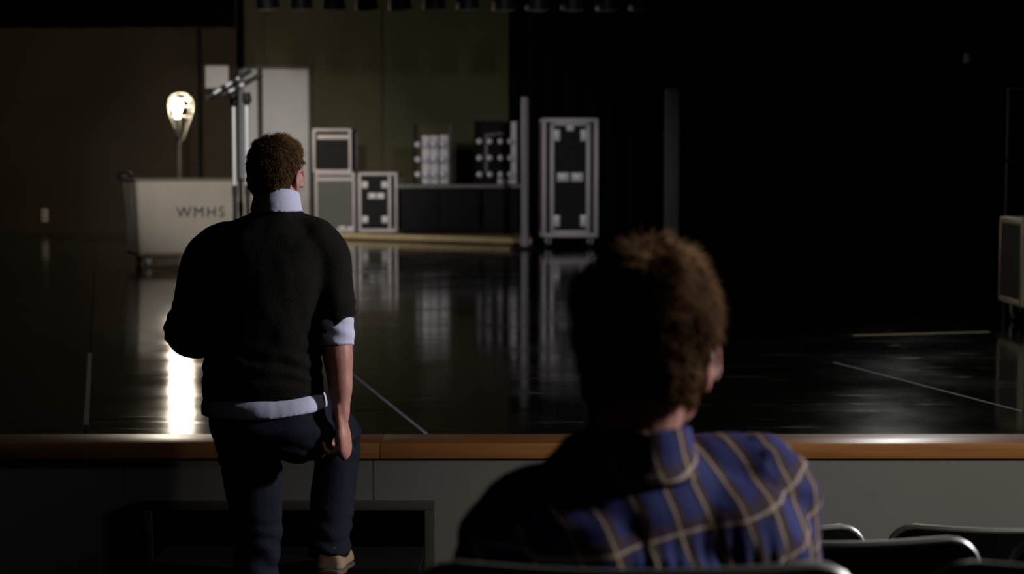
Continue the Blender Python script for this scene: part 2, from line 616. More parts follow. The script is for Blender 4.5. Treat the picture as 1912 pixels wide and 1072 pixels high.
# dark brown wall standing forward of the back wall on the left, with conduit
XE = at(443, 200, 26.5).x
struct(MB().rbox(-XW, XE, 26.5, 26.54, STAGE, 7.6).build('wall_return', M['brownwall']), 'dark brown wall behind the lit bulb')
xc = at(374, 200, 26.48).x
tag(MB().tube([(xc, 26.465, STAGE), (xc, 26.465, 7.5)], 0.035, 10).build('wall_pipe', M['black']), 'dark vertical pipe on the brown wall beside the paper notice', 'pipe')
p = at(405, 143.5, 26.49)
tag(MB().box((p.x, 26.494, p.z), (0.36, 0.010, 0.35), None, 0.003).build('paper_notice', M['paper']), 'square white notice fixed to the dark brown wall', 'notice')
p = at(84, 402, 26.49)
wb = empty('wall_socket', (p.x, 26.5, p.z), 'small white wall socket low on the dark brown wall', 'socket')
MB().box((0, -0.012, 0), (0.09, 0.03, 0.20), None, 0.008).build('plate', M['whiteplate'], wb)
for dz in (-0.045, 0.045):
    MB().box((0, -0.029, dz), (0.04, 0.006, 0.05), None, 0.002).build('outlet', M['casegrey'], wb)

# pale two-leaf panel in place of a light patch on the olive wall
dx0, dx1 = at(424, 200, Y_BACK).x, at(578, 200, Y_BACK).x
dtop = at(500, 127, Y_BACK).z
d = struct(MB().rbox(dx0, dx1, Y_BACK - 0.03, Y_BACK + 0.01, STAGE, dtop).build('light_patch_panel', M['olive_dark']), 'pale tall panel standing in for a light patch on the olive wall')
xs = at(487, 200, Y_BACK).x
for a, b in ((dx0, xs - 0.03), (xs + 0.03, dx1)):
    lf = MB().rbox(a + 0.012, b - 0.012, Y_BACK - 0.075, Y_BACK - 0.028, STAGE + 0.012, dtop - 0.02, 0.004).build('patch_leaf', M['door'], d)
    hx = b - 0.09 if a == dx0 else a + 0.09
    MB().tube([(hx, Y_BACK - 0.075, STAGE + 0.95), (hx, Y_BACK - 0.13, STAGE + 0.97), (hx, Y_BACK - 0.13, STAGE + 1.18), (hx, Y_BACK - 0.075, STAGE + 1.20)], 0.011, 8).build('patch_handle', M['steel'], lf)
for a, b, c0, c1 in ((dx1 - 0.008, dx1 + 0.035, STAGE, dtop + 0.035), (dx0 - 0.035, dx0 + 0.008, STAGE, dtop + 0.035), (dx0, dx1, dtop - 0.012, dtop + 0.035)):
    MB().rbox(a, b, Y_BACK - 0.085, Y_BACK, c0, c1, 0.004).build('patch_frame', M['patchframe'], d)
# battens on the olive wall
bk = bpy.data.objects['wall_back']
for px in (487, 712):
    x = at(px, 60, Y_BACK).x
    z0 = dtop + 0.035 if px < 570 else STAGE
    w = 0.14 if px == 487 else 0.03
    MB().rbox(x - w / 2, x + w / 2, Y_BACK - 0.03, Y_BACK + 0.01, z0, 7.5, 0.004).build('wall_batten', M['olive_dark'], bk)

# ------------------------------------------------------------------ curtains and dark scenery


def curtain(x0, x1, y, z0, z1, fold, amp, name, label, nz=8):
    n = max(8, int((x1 - x0) / fold * 10))
    verts, faces = [], []
    ph = random.uniform(0, 6)
    for k in range(nz + 1):
        z = z0 + (z1 - z0) * k / nz
        for i in range(n + 1):
            x = x0 + (x1 - x0) * i / n
            yy = y + amp * math.sin(2 * math.pi * x / fold + ph + 0.5 * math.sin(1.7 * x)) * (1 - 0.35 * k / nz) + 0.02 * mnoise.noise((x * 2, z * 0.6, y))
            verts.append((x, yy, z))
    N = n + 1
    nv = len(verts)
    verts += [(v[0], v[1] + 0.012, v[2]) for v in verts]
    for k in range(nz):
        for i in range(n):
            a = k * N + i
            faces.append((a, a + 1, a + N + 1, a + N))
            faces.append((nv + a, nv + a + N, nv + a + N + 1, nv + a + 1))
    for i in range(n):
        faces.append((i, nv + i, nv + i + 1, i + 1))
        b = nz * N + i
        faces.append((b, b + 1, nv + b + 1, nv + b))
    for k in range(nz):
        for e in (0, n):
            a = k * N + e
            faces.append((a, a + N, nv + a + N, nv + a))
    o = MB().raw(verts, faces).build(name, M['velour'])
    return tag(o, label, 'curtain')


curtain(at(950, 300, 27.0).x, 8.6, 27.0, STAGE + 0.01, 7.55, 0.32, 0.07, 'stage_curtain', 'black full height curtain hanging behind the tall road case')
curtain(-8.8, at(438, 60, 21.0).x, 21.0, at(200, 52, 21.0).z, 7.55, 0.4, 0.06, 'border_curtain', 'short black border curtain hanging above the lit bulb', 4)

# dark tall flats on the right, top rails coloured lighter for the light on them
for k, (pa, pb, D, ty) in enumerate(((1335, 1402, 20.0, 158), (1508, 1562, 17.5, 161), (1655, 1725, 16.0, 160))):
    a, b = at(pa, ty, D), at(pb, ty, D)
    lab = ('dark brown tall flat nearest the dull grey post', 'dark brown tall flat standing between two other flats', 'dark brown tall flat nearest the dark green panel')[k]
    f = empty('scenery_flat', ((a.x + b.x) / 2, D, STAGE), lab, 'flat', None)
    w, h = b.x - a.x, a.z - STAGE
    MB().rbox(-w / 2, w / 2, -0.01, 0.01, 0, h - 0.02).build('canvas_face', M['velour'], f)
    for s in (-1, 1):
        MB().rbox(s * w / 2 - 0.035, s * w / 2 + 0.035, 0.01, 0.04, 0, h, 0.003).build('frame_stile', M['blackwall'], f)
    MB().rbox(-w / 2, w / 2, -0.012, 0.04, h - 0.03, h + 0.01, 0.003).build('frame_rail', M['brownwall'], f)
    MB().tube([(0, 0.04, h * 0.7), (0, 0.9, 0.03)], 0.02, 8).build('brace', M['blackwall'], f)

# small white fixture high up at the right, on a thin pipe
p = at(1808, 108, 26.7)
wf2 = empty('wall_fixture', (p.x, 26.87, p.z), 'small pale fixture high on the black curtain', 'fixture')
MB().box((0, -0.09, 0), (0.085, 0.10, 0.15), None, 0.02).build('housing', M['whiteplate'], wf2)
MB().tube([(0, -0.06, 0), (0, 0.12, 0)], 0.015, 8).build('stem', M['black'], wf2)

# upright pipe and post
p = floor_at(980, 466)
pp = empty('upright_pipe', (p.x, p.y, STAGE), 'tall grey metal pipe standing left of the tall road case', 'pipe')
MB().tube([(0, 0, 0.03), (0, 0, at(980, 182, p.y).z - STAGE)], 0.046, 14).build('pipe', M['greypole'], pp)
MB().lathe([(0.05, 0), (0.19, 0), (0.19, 0.025), (0.06, 0.04)], n=24).build('base_flange', M['black'], pp)
p = floor_at(1253, 468)
q = empty('grey_post', (p.x, p.y, STAGE), 'dull grey square post rising behind the seated man', 'post')
ph = at(1253, 165, p.y).z - STAGE
MB().rbox(-0.085, 0.085, -0.06, 0.06, 0.02, ph, 0.01).build('column', M['greypost'], q)
for z in np.arange(0.55, ph * 0.75, 0.11):
    MB().rbox(-0.090, 0.090, -0.066, 0.066, z, z + 0.03, 0.006).build('band', M['greypost'], q)
MB().rbox(-0.16, 0.16, -0.14, 0.14, 0, 0.025, 0.004).build('base_plate', M['black'], q)

# white board lying on the floor at the foot of the post
p = floor_at(1278, 479)
o = empty('white_trolley', (p.x, p.y - 0.3, STAGE), 'low white flat trolley at the foot of the grey post', 'trolley')
MB().rbox(-0.30, 0.19, -0.2, 0.2, 0.075, 0.135, 0.008).build('deck', M['whiteplate'], o)
for sx in (-0.22, 0.14):
    for sy in (-0.13, 0.13):
        MB().lathe([(0.01, -0.015), (0.035, -0.015), (0.035, 0.015), (0.01, 0.015)], (sx, sy, 0.036), 12, Matrix.Rotation(R(90), 3, 'Y')).build('wheel', M['rubber'], o)
        MB().rbox(sx - 0.02, sx + 0.02, sy - 0.02, sy + 0.02, 0.06, 0.08).build('caster_plate', M['steel'], o)

# green panel at the right edge
p = at(1879, 300, 12.6)
gp = empty('green_panel', (p.x + 0.28, 12.6, STAGE), 'dark green tall panel standing behind the low road case', 'panel')
ztop, zmid = at(1890, 165, 12.6).z - STAGE, at(1890, 302, 12.6).z - STAGE
MB().rbox(-0.28, 0.28, -0.02, 0.02, 0.0, zmid - 0.008, 0.003).build('lower_board', M['green'], gp)
MB().rbox(-0.28, 0.28, -0.02, 0.02, zmid + 0.008, ztop, 0.003).build('upper_board', M['green'], gp)
for s in (-0.2, 0.2):
    MB().rbox(s - 0.03, s + 0.03, 0.02, 0.06, 0.0, ztop - 0.1).build('back_stile', M['black'], gp)
    MB().tube([(s, 0.06, 0.9), (s, 0.6, 0.02)], 0.018, 8).build('brace', M['black'], gp)

# ------------------------------------------------------------------ platform, counter, lamp banks
pl_, pr_ = floor_at(560, 444), floor_at(992, 459)
plat = MB().prism([(pl_.x - 0.3, pl_.y + 0.05), (pr_.x, pr_.y + 0.05), (pr_.x, 26.75), (pl_.x - 0.3, 26.9)], STAGE, STAGE + 0.095)
ep = empty('low_platform', (0, 0, STAGE), 'low wooden platform under the stacked road cases', 'platform')
plo = plat.build('deck', M['platwood'], ep, smooth=False)
plo.location.z = -STAGE
dirv = Vector((pr_.x - pl_.x + 0.3, pr_.y - pl_.y, 0))
L = dirv.length
MB().box((0, 0, 0), (L, 0.06, 0.070), None, 0.01).build('nosing', M['nosing'], ep)
ns = ep.children[-1]
ns.location = ((pl_.x - 0.3 + pr_.x) / 2, (pl_.y + pr_.y) / 2 + 0.03, 0.059)
ns.rotation_euler = (0, 0, math.atan2(dirv.y, dirv.x))
PZ = STAGE + 0.095


def cabinet(pxa, pxb, D, ytop, label, doors):
    a, b = at(pxa, ytop, D), at(pxb, ytop, D)
    w, h = b.x - a.x, a.z - PZ
    o = empty('black_cabinet', ((a.x + b.x) / 2, D, PZ), label, 'cabinet', None)
    MB().rbox(-w / 2 + 0.004, w / 2 - 0.004, 0, 0.55, 0.03, h - 0.05, 0.004).build('body', M['black'], o)
    MB().rbox(-w / 2 + 0.03, w / 2 - 0.03, 0.04, 0.5, 0, 0.03).build('plinth', M['black'], o)
    dw = (w - 0.03) / doors
    for k in range(doors):
        x0 = -w / 2 + 0.015 + k * dw
        dr = MB().rbox(x0 + 0.004, x0 + dw - 0.004, -0.02, 0.0, 0.05, h - 0.07, 0.004).build('door', M['black'], o)
        MB().tube([(x0 + dw - 0.05, -0.02, h * 0.5), (x0 + dw - 0.05, -0.04, h * 0.52), (x0 + dw - 0.05, -0.04, h * 0.66), (x0 + dw - 0.05, -0.02, h * 0.68)], 0.006, 8).build('handle', M['black'], dr)
    return o, h


DC = 23.6
cabinet(747, 897, DC, 347, 'wide black cabinet under the pale slatted lamp bank', 2)
cabinet(901, 970, DC, 347, 'narrow black cabinet under the lamp bank beside the pipe', 1)
a, b, zc = at(744, 345, DC).x, at(972, 345, DC).x, at(800, 345, DC).z
tag(MB().rbox(a, b, DC - 0.04, DC + 0.6, zc - 0.05, zc + 0.005, 0.008).build('counter_top', M['slatdim']), 'dull grey worktop lying along the black cabinets', 'worktop')
CT = zc + 0.005


def lamp_bank(pxa, pxb, ytop, cols, rows, label, mats, strips):
    D = DC + 0.28
    a, b = at(pxa, ytop, D), at(pxb, ytop, D)
    w, h = b.x - a.x, a.z - CT
    cx = (a.x + b.x) / 2
    o = empty('lamp_bank', (cx, D, CT), label, 'lamp bank', None)
    sc = D / F_PX
    MB().rbox(-w / 2, w / 2, 0.0, 0.10, 0, h, 0.006).build('backboard', mats, o)
    MB().rbox(-w / 2 - 0.012, -w / 2 + 0.012, -0.03, 0.10, 0, h + 0.01, 0.003).build('side_cheek', M['black'], o)
    MB().rbox(w / 2 - 0.004, w / 2 + 0.010, -0.01, 0.10, 0, h + 0.01, 0.003).build('side_cheek', M['slatdim'], o)
    for (xa, xb, ya, yb, mt) in strips:
        x0, x1 = (xa - 956) * sc - cx, (xb - 956) * sc - cx
        z1, z0 = at(800, ya, D).z - CT, max(0.005, at(800, yb, D).z - CT)
        MB().rbox(x0, x1, -0.022, 0.0, z0, z1, 0.005).build('metal_slat', M[mt], o)
    for ry in rows:
        for cxp in cols:
            x = (cxp - 956) * sc - cx
            z = at(800, ry, D - 0.08).z - CT
            k = MB().lathe([(0.012, 0.0), (0.026, 0.0), (0.026, 0.035), (0.018, 0.05)], (x, -0.018, z), 12, Matrix.Rotation(R(90), 3, 'X')).build('lamp_holder', M['slatdim'], o)
            MB().ball((x, -0.095, z), 0.043, 14).build('bulb', M['porcelain'], k)
    return o


lamp_bank(774, 840, 234, (781.5, 796, 812, 829), (270, 298, 326), 'pale slatted lamp bank with rows of round bulbs', M['olive_dark'],
          ((789, 803, 253, 343, 'slat'), (804.5, 819, 253, 343, 'slat'), (822, 838, 252, 343, 'slat')))
lamp_bank(887, 965, 226, (896, 915, 935, 953), (264, 295, 326), 'lamp bank with round bulbs beside the grey pipe, coloured dark as in shade', M['black'],
          ((905, 911, 250, 322, 'slatdim'), (954.5, 964, 227, 343, 'slat'), (908, 926, 249, 254, 'slatdim'), (928, 943, 247, 252, 'slatdim'), (929, 944, 331, 343, 'slat'), (948, 954, 331, 343, 'slat')))  # dark middle, pale right strip: light falling on one side, put into the colours

# ------------------------------------------------------------------ road cases


def caster(parent, x, y, h, wheel=None):
    c = MB().rbox(x - 0.05, x + 0.05, y - 0.05, y + 0.05, h - 0.012, h, 0.002)
    for s in (-1, 1):
        c.rbox(x + s * 0.026 - 0.004, x + s * 0.026 + 0.004, y - 0.022, y + 0.026, h * 0.38, h - 0.01)
    o = c.build('caster', M['steel'], parent)
    r = h * 0.42
    MB().lathe([(0.008, -0.017), (r - 0.006, -0.017), (r, -0.010), (r, 0.010), (r - 0.006, 0.017), (0.008, 0.017)], (x, y + 0.012, r), 18, Matrix.Rotation(R(90), 3, 'Y')).build('wheel', wheel or M['rubber'], o)


def road_case(loc, w, d, h, label, legs=0.0, rz=0.0, face='caseblack', alu='alu', lids=(), plates=(), latches=(), handles=(), t=0.04, rail=None):
    """base centre of the front face at loc; front looks to -Y"""
    o = empty('road_case', loc, label, 'road case', None, rz)
    z0 = legs
    MB().rbox(-w / 2 + 0.008, w / 2 - 0.008, 0.008, d - 0.008, z0 + 0.008, z0 + h - 0.008).build('shell', M[face], o, smooth=False)
    A = M[alu]
    e = 0.012
    for sx in (-1, 1):
        for y in (0, d):
            MB().rbox(min(sx * w / 2, sx * (w / 2 - t)), max(sx * w / 2, sx * (w / 2 - t)), y if y == 0 else d - t, t if y == 0 else d, z0 + 0.01, z0 + h - 0.01, 0.005).build('edge_rail', A, o)
        for z in (z0, z0 + h - t):
            MB().rbox(min(sx * w / 2, sx * (w / 2 - t)), max(sx * w / 2, sx * (w / 2 - t)), 0.01, d - 0.01, z, z + t, 0.005).build('edge_rail', A, o)
    for z in (z0, z0 + h - t):
        for y0, y1 in ((0, t), (d - t, d)):
            MB().rbox(-w / 2 + 0.01, w / 2 - 0.01, y0, y1, z, z + t, 0.005).build('edge_rail', A, o)
    for sx in (-1, 1):
        for y in (0, d):
            for z in (z0, z0 + h):
                MB().ball((sx * (w / 2 - 0.031), y + (0.031 if y == 0 else -0.031), z + (0.034 if z == z0 else -0.034)), 0.033, 12).build('corner_cap', M['steel'], o)
    for (xa, xb, za, zb) in lids:
        MB().rbox(xa, xb, -0.008, 0.012, z0 + za, z0 + zb, 0.004).build('lid_rail', A, o)
    for (x, z, a, b) in plates:
        MB().box((x, -0.004, z0 + z), (a, 0.02, b), None, 0.006).build('corner_plate', M['steel'], o)
    for (x, z, a, b) in latches:
        l = MB().box((x, -0.004, z0 + z), (a, 0.02, b), None, 0.005).build('latch', M['steel'], o)
        MB().box((x, -0.02, z0 + z), (a * 0.4, 0.014, b * 0.25), None, 0.004).build('latch_wing', M['chrome'], l)
    for (x, z, a, b) in handles:
        l = MB().box((x, -0.002, z0 + z), (a, 0.022, b), None, 0.006).build('handle_dish', M['casegrey' if face == 'caseblack' else 'caseblack'], o)
        MB().tube([(x - a * 0.32, -0.012, z0 + z), (x - a * 0.3, -0.03, z0 + z), (x + a * 0.3, -0.03, z0 + z), (x + a * 0.32, -0.012, z0 + z)], 0.009, 8).build('handle', M['steel'], l)
    if legs:
        for sx in (-1, 1):
            for y in (0.10, d - 0.10):
                caster(o, sx * (w / 2 - 0.09), y, legs + 0.004)
    return o


# tall case
p = floor_at(1064, 463)
s = p.y / F_PX
wT, hT = 105 * s, 222 * s
road_case((p.x, p.y - 0.02, STAGE), wT, 0.60, hT, 'tall upright black road case with silver edges on casters', 0.135, R(2), t=0.055,
          lids=((-wT / 2 + 0.10, -wT / 2 + 0.155, 0.06, hT - 0.06), (wT / 2 - 0.155, wT / 2 - 0.10, 0.06, hT - 0.06), (-wT / 2 + 0.10, wT / 2 - 0.10, 0.045, 0.09), (-wT / 2 + 0.10, wT / 2 - 0.10, hT - 0.10, hT - 0.055)),
          plates=tuple((sx * (wT / 2 - 0.185), z, 0.09, 0.15) for sx in (-1, 1) for z in (0.21, hT - 0.22)) + ((0.0, hT - 0.13, 0.10, 0.07),),
          latches=((-0.09, hT * 0.505, 0.155, 0.115), (0.09, hT * 0.505, 0.155, 0.115)))
# low case at the right edge
p = floor_at(1868, 612)
s = p.y / F_PX
hR = 166 * s
road_case((p.x + 0.55, p.y, STAGE), 0.84, 0.6, hR, 'low black road case with worn brass-toned edges before the green panel', 0.125, R(-3), alu='alu_dim', t=0.04,
          lids=((-0.38, 0.38, 0.055, 0.085), (-0.36, -0.34, 0.12, hR - 0.06)), handles=((-0.24, hR - 0.12, 0.17, 0.075), (0.24, hR - 0.12, 0.17, 0.075)), latches=((0.0, hR * 0.5, 0.11, 0.11),))
# the stack on the platform
DS = 24.3
PZs = PZ
xa, xb = at(588, 400, DS).x, at(663, 400, DS).x
h1 = at(600, 322, DS).z - PZs
w1 = xb - xa
road_case(((xa + xb) / 2, DS, PZs), w1, 0.62, h1, 'grey fronted road case under the open black one', 0, R(-2), face='casegrey', t=0.035,
          lids=((-w1 / 2 + 0.03, w1 / 2 - 0.03, h1 - 0.125, h1 - 0.075),), plates=((0.10, 0.06, 0.10, 0.05), (0.22, 0.055, 0.09, 0.045)))
xa2, xb2 = at(583, 300, DS).x, at(656, 300, DS).x
h2 = at(600, 240, DS).z - (PZs + h1)
w2 = xb2 - xa2
road_case(((xa2 + xb2) / 2, DS + 0.03, PZs + h1), w2, 0.55, h2, 'black fronted road case with silver edges, topmost of the stack', 0, R(-3), t=0.038,
          lids=((-w2 / 2 + 0.07, w2 / 2 - 0.04, h2 - 0.155, h2 - 0.09),))
xa3, xb3 = at(668, 400, DS).x, at(742, 400, DS).x
h3 = at(700, 322, DS).z - PZs
w3 = xb3 - xa3
road_case(((xa3 + xb3) / 2 + 0.005, DS, PZs), w3, 0.62, h3, 'black road case with bright corner plates and latches, on the platform', 0, R(-1.5), t=0.045,
          lids=((w3 / 2 - 0.14, w3 / 2 - 0.095, 0.05, h3 - 0.05),),
          plates=tuple((x, z, 0.085, 0.10) for x in (-w3 / 2 + 0.10, w3 / 2 - 0.19) for z in (0.18, h3 - 0.18)),
          latches=((-0.085, h3 * 0.605, 0.11, 0.085), (0.04, h3 * 0.605, 0.11, 0.085)))

# ------------------------------------------------------------------ canvas cart
pc = floor_at(262, 500)
THC = R(23)
crt = empty('canvas_cart', (pc.x, pc.y, STAGE), 'off-white canvas laundry cart with stencilled letters on casters', 'cart', None, THC)
cs = pc.y / F_PX
ztop = at(262, 336, pc.y).z - STAGE
WB, WT, DB, DT = 1.18, 1.26, 0.70, 0.80      # bottom / top width and depth
zb = 0.145
OFF = 0.04


def cart_ring(z, inset):
    f = (z - zb) / (ztop - zb)
    x0 = -OFF * f + inset
    x1 = WB + OFF * f - inset
    y0 = -0.05 * f + inset
    y1 = DB + 0.05 * f - inset
    pts = []
    rr = 0.05
    for cx, cy, a0 in ((x1 - rr, y1 - rr, 0), (x0 + rr, y1 - rr, 90), (x0 + rr, y0 + rr, 180), (x1 - rr, y0 + rr, 270)):
        for k in range(5):
            a = R(a0 + k * 22.5)
            pts.append((cx + rr * math.cos(a), cy + rr * math.sin(a), z))
    # fill the straight runs so that the canvas can sag
    out = []
    for i in range(len(pts)):
        a, b = Vector(pts[i]), Vector(pts[(i + 1) % len(pts)])
        m_ = 12 if (b - a).length > 0.2 else 1
        for k in range(m_):
            q_ = a.lerp(b, k / m_)
            sag = 0.014 * mnoise.noise((q_.x * 4, q_.y * 4, z * 3)) * math.sin(math.pi * min(1, max(0, f)))
            nrm = Vector((q_.x - WB / 2, q_.y - DB / 2, 0)).normalized()
            out.append(q_ + nrm * sag)
    return out


verts, faces = [], []
rings = [cart_ring(zb + (ztop - zb) * k / 8, 0.0) for k in range(9)] + [cart_ring(zb + 0.02 + (ztop - zb - 0.02) * k / 8, 0.012) for k in range(8, -1, -1)]
n = len(rings[0])
for rg in rings:
    verts += rg
for i in range(len(rings) - 1):
    for k in range(n):
        faces.append((i * n + k, i * n + (k + 1) % n, (i + 1) * n + (k + 1) % n, (i + 1) * n + k))
faces.append(tuple(reversed(range(n))))
faces.append(tuple(range((len(rings) - 1) * n, len(rings) * n)))
MB().raw(verts, faces).build('canvas_bag', M['canvas'], crt)
rp = cart_ring(ztop, -0.004)
MB().tube(rp + [rp[0], rp[1]], 0.014, 8, cap=False).build('rim', M['canvas_rim'], crt)
MB().rbox(-0.015, WB + 0.015, -0.015, DB + 0.015, zb - 0.03, zb + 0.005, 0.006).build('base_board', M['platwood'], crt)
for x in (0.10, WB - 0.10):
    for y in (0.09, DB - 0.09):
        caster(crt, x, y, zb - 0.028, M['whitewheel'])
MB().ball((-OFF + 0.03, DB + 0.02, ztop + 0.035), (0.085, 0.07, 0.055), 14).build('corner_knob', M['rubber'], crt)
# stencilled letters
tx = bpy.data.curves.new('lettering', 'FONT')
tx.body = 'WMHS'
tx.size = 0.150
tx.offset = 0.0
tx.space_character = 1.22
tx.extrude = 0.0015
tx.align_x = 'CENTER'
tx.align_y = 'CENTER'
to = bpy.data.objects.new('lettering', tx)
C.objects.link(to)
bpy.context.view_layer.update()
dg = bpy.context.evaluated_depsgraph_get()
tme = bpy.data.meshes.new_from_object(to.evaluated_get(dg))
bpy.data.objects.remove(to)
lo = link('lettering', tme, M['ink'], crt)
lo['label'] = 'dark stencilled letters WMHS'
fz = at(372, 397, pc.y + 0.2).z - STAGE
f_ = (fz - zb) / (ztop - zb)
lx_ = 0.615
lo.location = (lx_, -0.05 * f_ - 0.012, fz)
lo.rotation_euler = (R(90) - math.atan2(0.05, ztop - zb) * -1, 0, 0)

# ------------------------------------------------------------------ microphone stands
pm = floor_at(437, 505)
DM = pm.y


def mic_stand(px, pyj, DM, arm_a, arm_b, label):
    j = at(px, pyj, DM)
    o = empty('mic_stand', (j.x, DM, STAGE), label, 'mic stand', 'boom stands before the cart', 0)
    h = j.z - STAGE
    hs = at(px, 352, DM).z - STAGE
    MB().lathe([(0.02, 0.0), (0.15, 0.0), (0.15, 0.02), (0.05, 0.035), (0.02, 0.05)], n=24).build('base', M['rubber'], o)
    MB().tube([(0, 0, 0.03), (0, 0, hs)], 0.022, 12).build('lower_tube', M['rubber'], o)
    MB().tube([(0, 0, hs - 0.02), (0, 0, h)], 0.019, 12).build('upper_tube', M['chrome'], o)
    MB().tube([(0, 0, hs - 0.06), (0, 0, hs + 0.03)], 0.027, 12).build('clutch', M['rubber'], o)
    MB().tube([(0, 0, h - 0.07), (0.005, 0, h - 0.02), (0, 0, h + 0.05)], [0.022, 0.045, 0.035], 12).build('swivel', M['rubber'], o)
    A = at(*arm_a, DM) - Vector((j.x, DM, STAGE))
    B = at(*arm_b, DM) - Vector((j.x, DM, STAGE))
    A.y, B.y = -0.03, 0.05
    arm = MB().tube([A, B], 0.016, 10).build('boom_arm', M['chrome'], o)
    d = (B - A).normalized()
    MB().tube([A - d * 0.03, A + d * 0.05], [0.032, 0.036], 12).build('counterweight', M['rubber'], arm)
    MB().tube([B - d * 0.12, B + d * 0.02], [0.022, 0.026], 12).build('clip', M['rubber'], arm)
    for t_ in (0.35, 0.62):
        c_ = A.lerp(B, t_)
        MB().tube([c_ - d * 0.03, c_ + d * 0.03], 0.026, 10).build('collar', M['rubber'], arm)
    return o


mic_stand(436.5, 186, DM, (392, 180), (464, 133), 'chrome boom stand whose slanted arm tip meets the white notice')
mic_stand(460.5, 183, DM - 0.45, (420, 176), (484, 140), 'chrome boom stand before the pale panel, nearer the standing man')

# ------------------------------------------------------------------ ghost light (bare bulb on a stand)
DG = 22.2
g = at(331, 198, DG)
gl = empty('ghost_light', (g.x, DG, STAGE), 'lit bare bulb in a wire cage on a tall pole', 'lamp')
gh = g.z - STAGE
MB().lathe([(0.03, 0), (0.24, 0), (0.24, 0.02), (0.05, 0.05), (0.03, 0.09)], n=28).build('base', M['black'], gl)
zcage = at(331, 262, DG).z - STAGE
MB().tube([(0.02, 0, 0.04), (0.02, 0, zcage)], 0.022, 12).build('pole', M['cagewire'], gl)
MB().lathe([(0.015, zcage - 0.02), (0.035, zcage), (0.04, zcage + 0.10), (0.035, gh - 0.16)], (0.0, 0, 0), 16).build('lamp_socket', M['black'], gl)
bprof = [(0.03, -0.155), (0.033, -0.13), (0.043, -0.09), (0.063, -0.03), (0.070, 0.015), (0.060, 0.058), (0.036, 0.083), (0.004, 0.092)]
MB().lathe(bprof, (0, 0, gh), 24).build('bulb', M['bulb'], gl)
cg = MB()
for k in range(8):
    a = 2 * math.pi * k / 8 + 0.2
    pts = []
    for (r, z) in ((0.03, zcage - gh), (0.10, -0.24), (0.145, -0.12), (0.165, 0.0), (0.15, 0.09), (0.09, 0.155), (0.012, 0.175)):
        pts.append((0.045 + r * math.cos(a), r * math.sin(a), gh + z))
    cg.tube(pts, 0.006, 6)
for r, z in ((0.165, 0.0), (0.148, 0.095), (0.14, -0.13)):
    cg.tube([(0.045 + r * math.cos(2 * math.pi * k / 24), r * math.sin(2 * math.pi * k / 24), gh + z) for k in range(26)], 0.005, 6, cap=False)
cg.build('wire_cage', M['cagewire'], gl)
pl = bpy.data.lights.new('bulb_light', 'POINT')
pl.energy = 480
pl.color = (1.0, 0.86, 0.66)
pl.shadow_soft_size = 0.10
plo = bpy.data.objects.new('bulb_light', pl)
plo.parent = gl
plo.location = (0.0, 0, gh)
C.objects.link(plo)

# ------------------------------------------------------------------ row of lanterns under the roof
DL = 19.0
zl = at(900, 10, DL).z
xa, xb = at(455, 10, DL).x, at(1210, 10, DL).x
bt = empty('lighting_batten', ((xa + xb) / 2, DL, zl), 'long black pipe carrying the row of lanterns', 'pipe')
MB().tube([(-(xb - xa) / 2 - 2.5, 0, 0.62), ((xb - xa) / 2 + 2.5, 0, 0.62)], 0.026, 10).build('pipe', M['black'], bt)
for x in (-3.4, -1.2, 1.2, 3.4):
    MB().tube([(x, 0, 0.62), (x, 0, 7.62 - zl)], 0.006, 6).build('hanging_wire', M['black'], bt)


def lantern():
    o = empty('stage_lantern', (0, 0, 0), 'small black lantern hanging in the row under the roof', 'lantern', 'row of lanterns on the batten')
    rt = Matrix.Rotation(R(18), 3, 'X')
    MB().lathe([(0.07, 0.30), (0.11, 0.24), (0.12, 0.10), (0.13, 0.02), (0.13, 0.0), (0.115, 0.0), (0.10, 0.06)], (0, 0, 0), 20, rt).build('can', M['lantern'], o)
    MB().lathe([(0.11, -0.012), (0.137, -0.012), (0.137, 0.006), (0.11, 0.006)], (0, 0, 0), 20, rt).build('rim', M['lanternrim'], o)
    MB().lathe([(0.02, 0.02), (0.10, 0.02), (0.10, 0.03), (0.02, 0.03)], (0, 0, 0), 16, rt).build('lens', M['redgel'], o)
    MB().tube([(-0.13, -0.02, 0.14), (-0.15, -0.02, 0.40), (-0.05, 0, 0.52), (0.05, 0, 0.52), (0.15, -0.02, 0.40), (0.13, -0.02, 0.14)], 0.012, 6).build('yoke', M['lantern'], o)
    MB().tube([(0, 0, 0.50), (0, 0, 0.616)], [0.02, 0.035], 8).build('clamp', M['lantern'], o)
    return o


lpx = [500, 563, 623, 685, 747, 810, 873, 940, 1002, 1068, 1133, 1195]
proto = lantern()
for k, px in enumerate(lpx):
    o = proto if k == 0 else copy_tree(proto)
    yb_ = 8 if px < 900 else 15
    q_ = at(px, yb_, DL)
    o.location = (q_.x, DL, zl - 0.02 if px < 900 else zl - 0.03)
    o.rotation_euler = (0, 0, R(random.uniform(-12, 12)))

